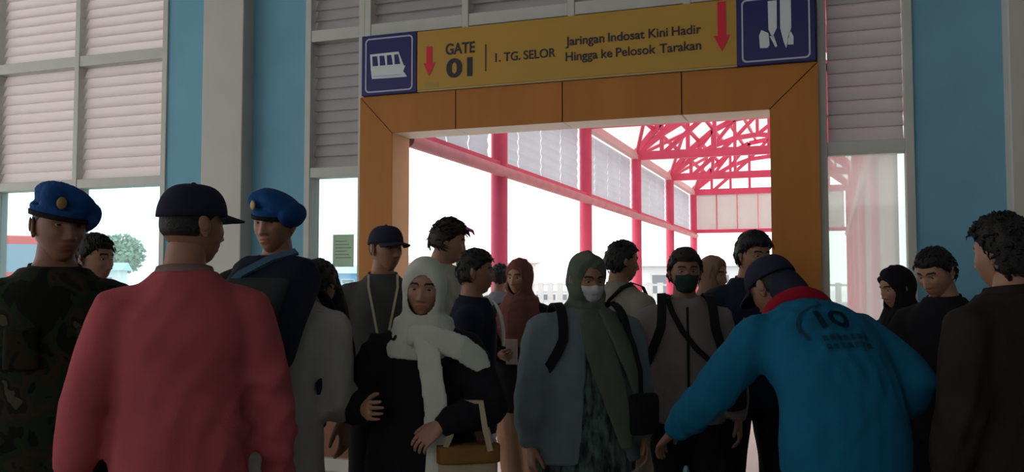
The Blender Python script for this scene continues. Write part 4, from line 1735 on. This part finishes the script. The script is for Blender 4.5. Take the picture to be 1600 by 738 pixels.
# woman in white headscarf
p = Person((-1.424, -2.794), 19, 1.475, 'woman in white headscarf and black dress carrying a tote bag', SK2, 1.06, head=(-2, 4, 3), seed=9,
           armR=(-.215, -.20, 1.10), poleR=(-.55, .9, -.4), armL=(.100, -.27, 1.05), poleL=(1, .25, -.5), handL='relaxed', handR='relaxed',
           palmL=(0, .7, -.7), fingL=(-.75, -.2, -.6), palmR=(.8, .3, 0))
d = p.top(BLACKF, hem=.10, ease=.028, flare=.13, name='dress', amp=.009, cuff=.060)
sc = p.hijab(WHITEH, drop=1.29, width=.93, amp=.003)
p.eyes()
p.ribbon([(.02, -.165, 1.42), (.045, -.200, 1.30), (.075, -.215, 1.12), (.080, -.225, .92), (.070, -.235, .76), (.06, -.235, .60)], [.060, .052, .052, .050, .048, .030], .012, (1, 0, 0), WHITEH, 'scarf_tail', sc)
p.ribbon([(-.05, -.165, 1.40), (.06, -.185, 1.385), (.17, -.165, 1.345), (.245, -.115, 1.285), (.275, -.09, 1.24)], [.045, .055, .058, .055, .030], .012, (0, 0, 1), WHITEH, 'scarf_flap', sc)
wt = p.wr['L'] / p.s
el = p.el['L'] / p.s
dd = (el - wt).normalized()
c0 = wt + dd * .015
V, Fc = limb([(c0) * p.s, (c0 + dd * .02) * p.s], [.036 * p.s, .037 * p.s], 18)
part('wristwatch', V, Fc, mat('watch_strap', (0.55, 0.45, 0.38), 0.35), p.root)
tb = p.thing_here('tote_bag', 'beige and brown tote bag hanging from the arm of the woman in white headscarf', 'bag')
tc_ = (el.lerp(wt, .45))
TOTE = fabric('tote_beige', (0.34, 0.28, 0.19))
TOTB = fabric('tote_brown', (0.20, 0.10, 0.03))
tx, ty = tc_.x + .0, tc_.y - .045
V, Fc = fuse([loft([(Vector((tx, ty, z)) * p.s, Vector((1, .25, 0)).normalized(), Vector((-.25, 1, 0)).normalized(), .122 * p.s * q, .055 * p.s * q) for z, q in ((.60, .9), (.63, 1.0), (.78, 1.0), (.92, .97), (.95, .95))], 24, .55)], .009, 2)
V = folds(V, Fc, .005, 60, 91)
tbo = part('bag_body', V, Fc, TOTE, tb)
V, Fc = loft([(Vector((tx, ty, z)) * p.s, Vector((1, .25, 0)).normalized(), Vector((-.25, 1, 0)).normalized(), .126 * p.s, .060 * p.s) for z in (.90, .92, .95, .965)], 24, .55)
part('top_band', V, Fc, TOTB, tb)
for sy in (-.05, .05):
    p.strap([(tx - .09, ty + sy, .95), (tx - .06, ty + sy * .9, 1.03), (tc_.x - .01, tc_.y + sy * .7, tc_.z + .058), (tc_.x + .05, tc_.y + sy * .7, tc_.z + .058), (tx + .07, ty + sy * .9, 1.03), (tx + .09, ty + sy, .95)], .022, .006, TOTE, 'handle', tb, normal=(0, 1, 0))

# man in navy jacket, profile
p = Person((-1.675, -1.705), 21.7 + 85, 1.555, 'man in open navy jacket over white shirt in profile before the red column', SK1, .92, head=(0, 3, 0), seed=10)
p.top(WHITEF, hem=.82, ease=.010, sleeve='none', name='white_shirt', amp=.003)
j = p.top(NAVYF, hem=.72, ease=.024, name='jacket')
p.collar(NAVYF, 1.40, 1.45, .082, parent=j)
V, Fc = fuse([loft([(p.tor(0, y, z), Vector((1, 0, 0)), Vector((0, .9, .4)), w_, .012) for y, z, w_ in ((-.085, 1.452, .03), (-.125, 1.41, .046), (-.152, 1.35, .045), (-.166, 1.27, .025), (-.168, 1.18, .008))], 16)], .007, 1)
part('shirt_front', V, Fc, WHITEF, p.root)
p.trousers(BLACKF)
p.hair('short', vol=.016)
p.eyes()

# woman in brown headscarf at the gate
p = Person((-1.84, -.50), 3, 1.53, 'woman in brown headscarf, black tunic and tan wide trousers at the gate', SK2, 1.0, head=(-14, 4, 0), seed=11,
           armR=(-.07, -.27, 1.06), poleR=(-1, .3, -.5), handR='grip', palmR=(.6, .2, .4), legs=((-.02, .03), (.16, -.02)))
p.top(BLACKF, hem=.66, ease=.024, flare=.06, name='tunic')
p.trousers(TANF, ease=.030, wide=1.35, amp=.010)
p.hijab(BROWNH, drop=1.10, width=1.02, amp=.007)
p.eyes()
ph = p.thing_here('mobile_phone', 'pinkish phone held by the woman in brown headscarf', 'phone')
wr = p.wr['R']
q = p.handm['R'][0] @ Vector((.085, .0, -.035)) + wr
MB().box(q.x - .036, q.x + .036, q.y - .006, q.y + .006, q.z - .06, q.z + .09).build('case', mat('phone_pink', (0.55, 0.42, 0.44), 0.4), ph, .004)
MB().box(q.x - .032, q.x + .032, q.y + .006, q.y + .0075, q.z - .055, q.z + .085).build('screen', mat('phone_screen', (0.02, 0.02, 0.03), 0.1), ph)

# person far out on the walkway
p = Person((-2.70, 1.42), 20 + 170, 1.55, 'person in grey clothes walking away down the walkway', SK1, .9, seed=12, legs=((-.07, -.08), (.07, .12)))
p.top(fabric('grey_far', (0.16, 0.16, 0.19)), hem=.76, ease=.020, name='shirt')
p.trousers(fabric('grey_far_trouser', (0.13, 0.14, 0.17)))
p.hair('short')

# masked woman with open denim jacket
p = Person((-1.012, -2.053), 15.2 + 20, 1.515, 'masked woman in grey green headscarf, open grey jacket and patterned tunic', SK1, 1.28, head=(6, 10, 0), seed=13,
           armR=(-.285, -.06, .80), armL=(.26, -.10, .82), handR='relaxed', poleR=(-.8, .8, 0))
p.top(PATT, hem=.66, ease=.016, flare=.05, sleeve='none', name='tunic', amp=.007)
p.skirt(BLACKF, top=.98, w0=.142, w1=.20)
# jacket: fused shell opened along the front
j = p.top(DENIM, hem=.70, ease=.040, flare=.05, name='jacket', amp=.008, cuff=.056)
V = np.array([v.co for v in j.data.vertices])
L_ = V / p.s
Fk = []
for f in j.data.polygons:
    c = L_[list(f.vertices)].mean(0)
    open_w = .055 + .10 * max(0, 1.38 - c[2])
    if (c[1] < -.07 and abs(c[0] - .03) < open_w and c[2] < 1.5) or c[2] < .725:
        continue
    Fk.append(tuple(f.vertices))
ids = sorted({i for f in Fk for i in f})
mp = {a: b for b, a in enumerate(ids)}
Fk = [tuple(mp[i] for i in f) for f in Fk]
j.data = mesh_data('jacket', smooth_rim(V[ids], Fk, 12), Fk, DENIM, None, True)
md = j.modifiers.new('thick', 'SOLIDIFY')
md.thickness = .008
md.offset = -1
sc = p.hijab(GREENH, drop=1.20, width=.80, amp=.005, face=(.064, .086, -.008))
p.mask(MASKW)
p.eyes()
p.ribbon([(-.02, -.120, 1.44), (-.01, -.185, 1.36), (.00, -.215, 1.25), (.05, -.225, 1.10), (.10, -.225, .94), (.13, -.22, .80)], [.05, .080, .085, .075, .060, .035], .016, (1, .1, 0), GREENH, 'scarf_tail', sc)
p.ribbon([(.05, -.12, 1.44), (.08, -.175, 1.37), (.12, -.20, 1.28), (.17, -.20, 1.16), (.21, -.18, 1.02)], [.04, .060, .065, .055, .030], .014, (1, .4, 0), GREENH, 'scarf_tail', sc)
p.backpack(BLACKF, DKGREY, 'black backpack on the masked woman', off=.165, w=.14)
sb = p.thing_here('shoulder_bag', 'black shoulder bag hanging in front of the masked woman', 'bag')
V, Fc = fuse([loft([(Vector((.215, -.215, z)) * p.s, Vector((1, .35, 0)).normalized(), Vector((-.35, 1, 0)).normalized(), .085 * q * p.s, .035 * q * p.s) for z, q in ((.86, .9), (.88, 1), (1.02, 1), (1.05, .9))], 20, .6)], .009, 2)
part('bag_body', V, Fc, BLACKF, sb)
p.strap([(.205, -.205, 1.05), (.20, -.215, 1.15), (.165, -.215, 1.28), (.12, -.19, 1.40), (.10, -.12, 1.475)], .022, .005, BLACKF, 'strap', sb)

# man in warm grey shirt behind the masked woman
p = Person((-1.125, -.893), 13.4 + 140, 1.625, 'man in warm grey shirt and beige trousers turned towards the walkway', SK1, 1.05, head=(-30, 4, 0), seed=14, legs=((-.10, -.06), (.10, .06)))
p.top(GREYS, hem=.72, ease=.026, name='shirt', amp=.009)
p.collar(GREYS)
p.trousers(BEIGE, ease=.024, wide=1.15, amp=.010)
p.hair('short')
p.eyes()
sb = p.thing_here('sling_bag', 'black sling bag on the chest of the man in warm grey shirt', 'bag')
V, Fc = fuse([loft([(Vector((-.03, -.215, z)) * p.s, Vector((1, 0, 0)), Vector((0, 1, 0)), .11 * q * p.s, .05 * q * p.s) for z, q in ((.96, .85), (.99, 1), (1.22, 1), (1.26, .85))], 20, .6)], .009, 2)
part('bag_body', V, Fc, BLACKF, sb)
p.strap([p.tor(x, y, z) / p.s for x, y, z in ((-.06, -.18, 1.24), (-.10, -.150, 1.36), (-.105, -.09, 1.435), (-.10, 0, 1.455), (-.09, .08, 1.43), (-.05, .145, 1.36), (.02, .155, 1.25))], .03, .006, BLACKF, 'strap', sb, normal=(-.3, -.3, .9))

# man in mauve grey jacket with dark mask
p = Person((-.669, -1.484), 9 + 6, 1.555, 'man in mauve grey jacket with dark green mask and crossbody strap', SK3, 1.08, head=(4, 3, 0), seed=15,
           armR=(-.245, -.06, .84), armL=(.26, -.06, .82))
j = p.top(MAUVE, hem=.80, ease=.026, name='jacket', amp=.008)
p.collar(MAUVE, parent=j)
p.strap([p.tor(0, -.152 if z < 1.3 else -.13, z) / p.s for z in (1.40, 1.33, 1.25, 1.15, 1.05, .95, .85)], .012, .012, BLACKF, 'zip', j)
p.trousers(BLACKF)
p.hair('short', vol=.018)
p.mask(MASKG)
p.eyes()
p.backpack(BLACKF, DKGREY, 'black backpack on the man in mauve grey jacket', off=.145, w=.15)
sb = p.thing_here('crossbody_bag', 'black crossbody bag on the hip of the man in mauve grey jacket', 'bag')
V, Fc = fuse([loft([(Vector((.235, -.13, z)) * p.s, Vector((.6, .8, 0)), Vector((-.8, .6, 0)), .09 * q * p.s, .035 * q * p.s) for z, q in ((.88, .85), (.90, 1), (1.06, 1), (1.09, .85))], 20, .6)], .009, 2)
part('bag_body', V, Fc, BLACKF, sb)
p.strap([p.tor(x, y, z) / p.s for x, y, z in ((-.09, 0, 1.462), (-.095, -.085, 1.44), (-.075, -.135, 1.37), (-.03, -.165, 1.28), (.04, -.170, 1.19), (.12, -.160, 1.12), (.20, -.125, 1.06))], .028, .006, BLACKF, 'strap', sb)

# woman in tan headscarf on the walkway side
p = Person((-.709, -.196), 7 + 50, 1.545, 'woman in tan headscarf and teal skirt stepping through the gate', SK2, 1.0, head=(10, 4, 0), seed=16)
p.top(BLACKF, hem=.70, ease=.022, name='blouse')
p.skirt(TEAL, w0=.17, w1=.25, amp=.014)
p.hijab(TANH, drop=1.20, width=.95)
p.eyes()

# man in black with floppy hair
p = Person((-.415, -.90), 4.8 + 22, 1.665, 'man with floppy black hair and black shirt facing the crowd', SK1, 1.12, head=(14, 12, 0), seed=17,
           legs=((-.15, -.03), (.15, .03)))
j = p.top(NAVYF, hem=.76, ease=.024, name='shirt')
p.collar(NAVYF, parent=j)
p.trousers(BLACKF)
p.hair('bowl', vol=.020)
p.eyes()
for k in range(3):
    q = p.tor(-.075, -.163, 1.235 - .022 * k) / p.s
    p.strap([(q.x - .03, q.y, q.z), (q.x, q.y - .004, q.z), (q.x + .03, q.y - .004, q.z)], .012, .004, fabric('print_grey', (0.16, 0.16, 0.17)), 'chest_print', j)

# stooping person in bright blue
BX, BY = 0.030, -2.66
p = Person((BX, BY), -146, 1.65, 'stooping person in bright blue numbered shirt, navy cap and red neck scarf', SK3, 1.22, bend=54, head=(16, 36, 0), seed=18,
           armL=(.40, -.50, .87), poleL=(.6, .3, -.6), handL='relaxed', palmL=(-.4, .2, -.6),
           armR=(-.23, -.18, .93), poleR=(-.35, 1.0, .1), handR='grip')
blue_shirt = p.top(BLUES, hem=.80, ease=.028, name='shirt', amp=.007, loose=1.1)
p.trousers(BLACKF)
p.hair('cropped', vol=.004)
p.cap(CAPN, front_m=fabric('cap_front_grey', (0.22, 0.22, 0.21)))
p.eyes()
# scarf wound round the neck
for (zz, rr, tk, dz, sd_) in ((1.41, .108, .036, .02, 1), (1.445, .095, .032, -.012, 2)):
    pts = []
    for i in range(17):
        a = 2 * math.pi * i / 16
        pts.append(p.tor(rr * math.cos(a), rr * math.sin(a) + .004, zz + dz * math.sin(a + sd_)))
    V, Fc = fuse([limb(pts, [tk * p.s] * 17, 12)], .008, 2)
    V = folds(V, Fc, .004, 110, 40 + sd_, (1, 1, 1))
    part('neck_scarf', V, Fc, REDF, p.root)
hood = fuse([limb([p.hpt(0, .045, -.01), p.hpt(0, .06, -.06), p.tor(0, .05, 1.44), p.tor(0, .09, 1.40)], [.070, .068, .066, .05], 16)], .010, 4)
part('neck_cover', hood[0], hood[1], CAPN, p.root)
# back print draped on the shirt
from mathutils.bvhtree import BVHTree
bvh = BVHTree.FromPolygons([v.co.copy() for v in blue_shirt.data.vertices], [tuple(f.vertices) for f in blue_shirt.data.polygons])
PRINT = fabric('print_dark', (0.010, 0.045, 0.075))
fp, fM = p.frame(1.22)
bo_, bx_, by_ = fp * p.s, fM @ Vector((-1, 0, 0)), fM @ Vector((0, 1, 0))
bz_ = fM @ Vector((0, 0, 1))


def back_print(co, faces, name):
    """co: (u, v) in metres on the back: u to the reader's right, v up"""
    V = []
    for u, v in co:
        o = bo_ - bx_ * -u * 1.0 + bz_ * v + by_ * 0.6
        hit = bvh.ray_cast(o, -by_)
        V.append((hit[0] + by_ * 0.008) if hit[0] is not None else (o - by_ * 0.45))
    return part(name, V, faces, PRINT, blue_shirt, smooth=False)


me_, co_ = text_mesh('10', 0.02)
mn_, mx_ = co_.min(0), co_.max(0)
c2 = (co_[:, :2] - mn_[:2]) / (mx_[:2] - mn_[:2])
back_print([(-.065 + .11 * u, -.025 + .085 * v) for u, v in c2], [tuple(f.vertices) for f in me_.polygons], 'number_print')
V, Fc = [], []
for i in range(15):
    a = R(95 + 110 * i / 14)
    for r_ in (.128, .140):
        V.append((.0 + r_ * math.cos(a), -.01 + r_ * math.sin(a) * .8))
for i in range(14):
    Fc.append((2 * i, 2 * i + 1, 2 * i + 3, 2 * i + 2))
back_print(V, Fc, 'arc_print')
for row in range(2):
    for k in range(7):
        a = -.085 + .025 * k
        back_print([(a, -.075 - .034 * row), (a + .016, -.075 - .034 * row), (a + .016, -.054 - .034 * row), (a, -.054 - .034 * row)], [(0, 1, 2, 3)], 'blurred_print')

# woman in black headscarf beside the hazy window
p = Person((.339, -.777), -3.9 - 55, 1.475, 'woman in black headscarf with magenta blouse beside the hazy window', SK2, 1.0, head=(0, 14, 0), seed=19)
p.top(PINKF, hem=.70, ease=.012, sleeve='none', name='blouse')
j = p.top(BLACKF, hem=.62, ease=.026, name='cardigan')
V, Fc = fuse([loft([(p.tor(0, y, z), Vector((1, 0, 0)), Vector((0, 1, 0)), w_, .02) for y, z, w_ in ((-.165, 1.28, .05), (-.172, 1.20, .07), (-.172, 1.05, .07), (-.172, .85, .06))], 16)], .009, 1)
part('blouse_front', V, Fc, PINKF, p.root)
p.skirt(BLACKF)
p.hijab(BLACKF, drop=1.27, width=.92)
p.eyes()

# man looking at his phone
p = Person((.470, -1.373), -5.9 - 28, 1.565, 'man with short hair in black shirt looking down at his phone by the blue wall', SK2, 1.08, head=(-6, 24, 0), seed=20,
           armR=(-.05, -.30, 1.06), armL=(.07, -.29, 1.04), poleR=(-1, .3, -.6), poleL=(1, .3, -.6), handR='grip', handL='grip', palmR=(.5, .2, .8), palmL=(-.5, .2, .8))
j = p.top(BLACKF, hem=.74, ease=.022, sleeve='short', name='shirt')
p.collar(BLACKF, parent=j)
p.trousers(BLACKF)
p.hair('short', vol=.014)
p.eyes()
ph = p.thing_here('mobile_phone', 'dark phone in the hands of the man by the blue wall', 'phone')
q = (p.wr['R'] + p.wr['L']) / 2 + Vector((0, -.085, .05))
V = [Vector((x, y, z)) for x in (-.038, .038) for y in (-.005, .005) for z in (-.08, .08)]
rot = Matrix.Rotation(R(-50), 3, 'X')
FB = [(0, 1, 3, 2), (4, 6, 7, 5), (0, 4, 5, 1), (2, 3, 7, 6), (0, 2, 6, 4), (1, 5, 7, 3)]
MB().add([q + rot @ v for v in V], FB).build('case', mat('phone_black', (0.015, 0.015, 0.015), 0.4), ph, .004)
MB().add([q + rot @ Vector((v.x * .9, .0055 + v.y * .2, v.z * .92)) for v in V], FB).build('screen', mat('phone_screen', (0.02, 0.02, 0.03), 0.1), ph)

# man with thick curly hair, dark jacket
p = Person((.545, -2.518), -9.2 - 128, 1.605, 'man with thick curly hair in dark brown jacket turned towards the gate', SK2, 1.28, head=(8, 6, 0), seed=21)
j = p.top(DKBROWN, hem=.72, ease=.030, name='jacket', amp=.009)
p.collar(DKBROWN, 1.40, 1.465, .086, parent=j)
p.trousers(BLACKF)
p.hair('curly', vol=.026)
p.eyes()
sb = p.thing_here('red_bag', 'dark red bag hanging at the hip of the curly haired man', 'bag')
V, Fc = fuse([loft([(Vector((.05, .225, z)) * p.s, Vector((1, 0, 0)), Vector((0, 1, 0)), .12 * q * p.s, .05 * q * p.s) for z, q in ((.70, .85), (.73, 1), (.94, 1), (.97, .85))], 20, .6)], .009, 2)
part('bag_body', V, Fc, fabric('maroon_bag', (0.07, 0.010, 0.014)), sb)
p.strap([p.tor(x, y, z) / p.s for x, y, z in ((.06, .21, .96), (.0, .195, 1.10), (-.07, .17, 1.28), (-.10, .12, 1.40), (-.11, .02, 1.465), (-.10, -.10, 1.425))], .03, .006, BLACKF, 'strap', sb, normal=(0, 1, .3))

# ------------------------------------------------------------------ things standing on the ground
bd = empty('barrier_board', (-2.98, 1.75, -0.01), R(20), label='yellow and blue barrier board behind the person on the walkway', cat='barrier')
YB = mat('barrier_yellow', (0.80, 0.62, 0.04), 0.5)
BB = mat('barrier_blue', (0.06, 0.42, 0.66), 0.5)
box('yellow_board', YB, -.24, .24, -.02, .02, .24, .60, bd, .004)
box('blue_board', BB, -.24, .24, -.02, .02, .06, .24, bd, .004)
for x in (-.2, .2):
    box('foot', DKW, x - .03, x + .03, -.15, .15, 0, .06, bd, .004)
ct = empty('carton', (-.165, -.36, 0), R(8), label='tall brown carton standing before the right orange jamb', cat='box')
box('carton_body', mat('cardboard', (0.30, 0.24, 0.16), 0.85, noise=.1, nscale=6), -.13, .13, -.12, .12, 0, .60, ct, .004)
for sx in (-1, 1):
    MB().add([(0.002 * sx, -.12, .604), (.13 * sx, -.12, .602), (.13 * sx, .12, .602), (.002 * sx, .12, .604), (0.002 * sx, -.12, .608), (.13 * sx, -.12, .606), (.13 * sx, .12, .606), (.002 * sx, .12, .608)],
             [(0, 1, 2, 3), (4, 7, 6, 5), (0, 4, 5, 1), (2, 6, 7, 3), (0, 3, 7, 4), (1, 5, 6, 2)]).build('flap', mat('cardboard_flap', (0.33, 0.27, 0.18), 0.85), ct)
lb = empty('lime_bag', (-.225, -.66, 0), R(5), label='lime green shopping bag on the floor before the carton', cat='bag')
V, Fc = fuse([loft([(Vector((0, 0, z)), Vector((1, 0, 0)), Vector((0, 1, 0)), .11 * q, .07 * q) for z, q in ((.012, .85), (.05, 1), (.30, .98), (.42, .85), (.44, .7))], 24, .6)], .010, 2)
V = folds(V, Fc, .008, 60, 77)
V[:, 2] = np.maximum(V[:, 2], .001)
part('bag_body', V, Fc, mat('lime_plastic', (0.42, 0.62, 0.04), 0.45, noise=.15, nscale=8, trans=.2), lb)
for sy in (-.03, .03):
    V, Fc = limb([(-.06, sy, .42), (-.05, sy, .52), (0, sy, .55), (.05, sy, .52), (.06, sy, .42)], [.006] * 5, 8)
    part('handle', V, Fc, mat('lime_plastic', (0, 0, 0)), lb)
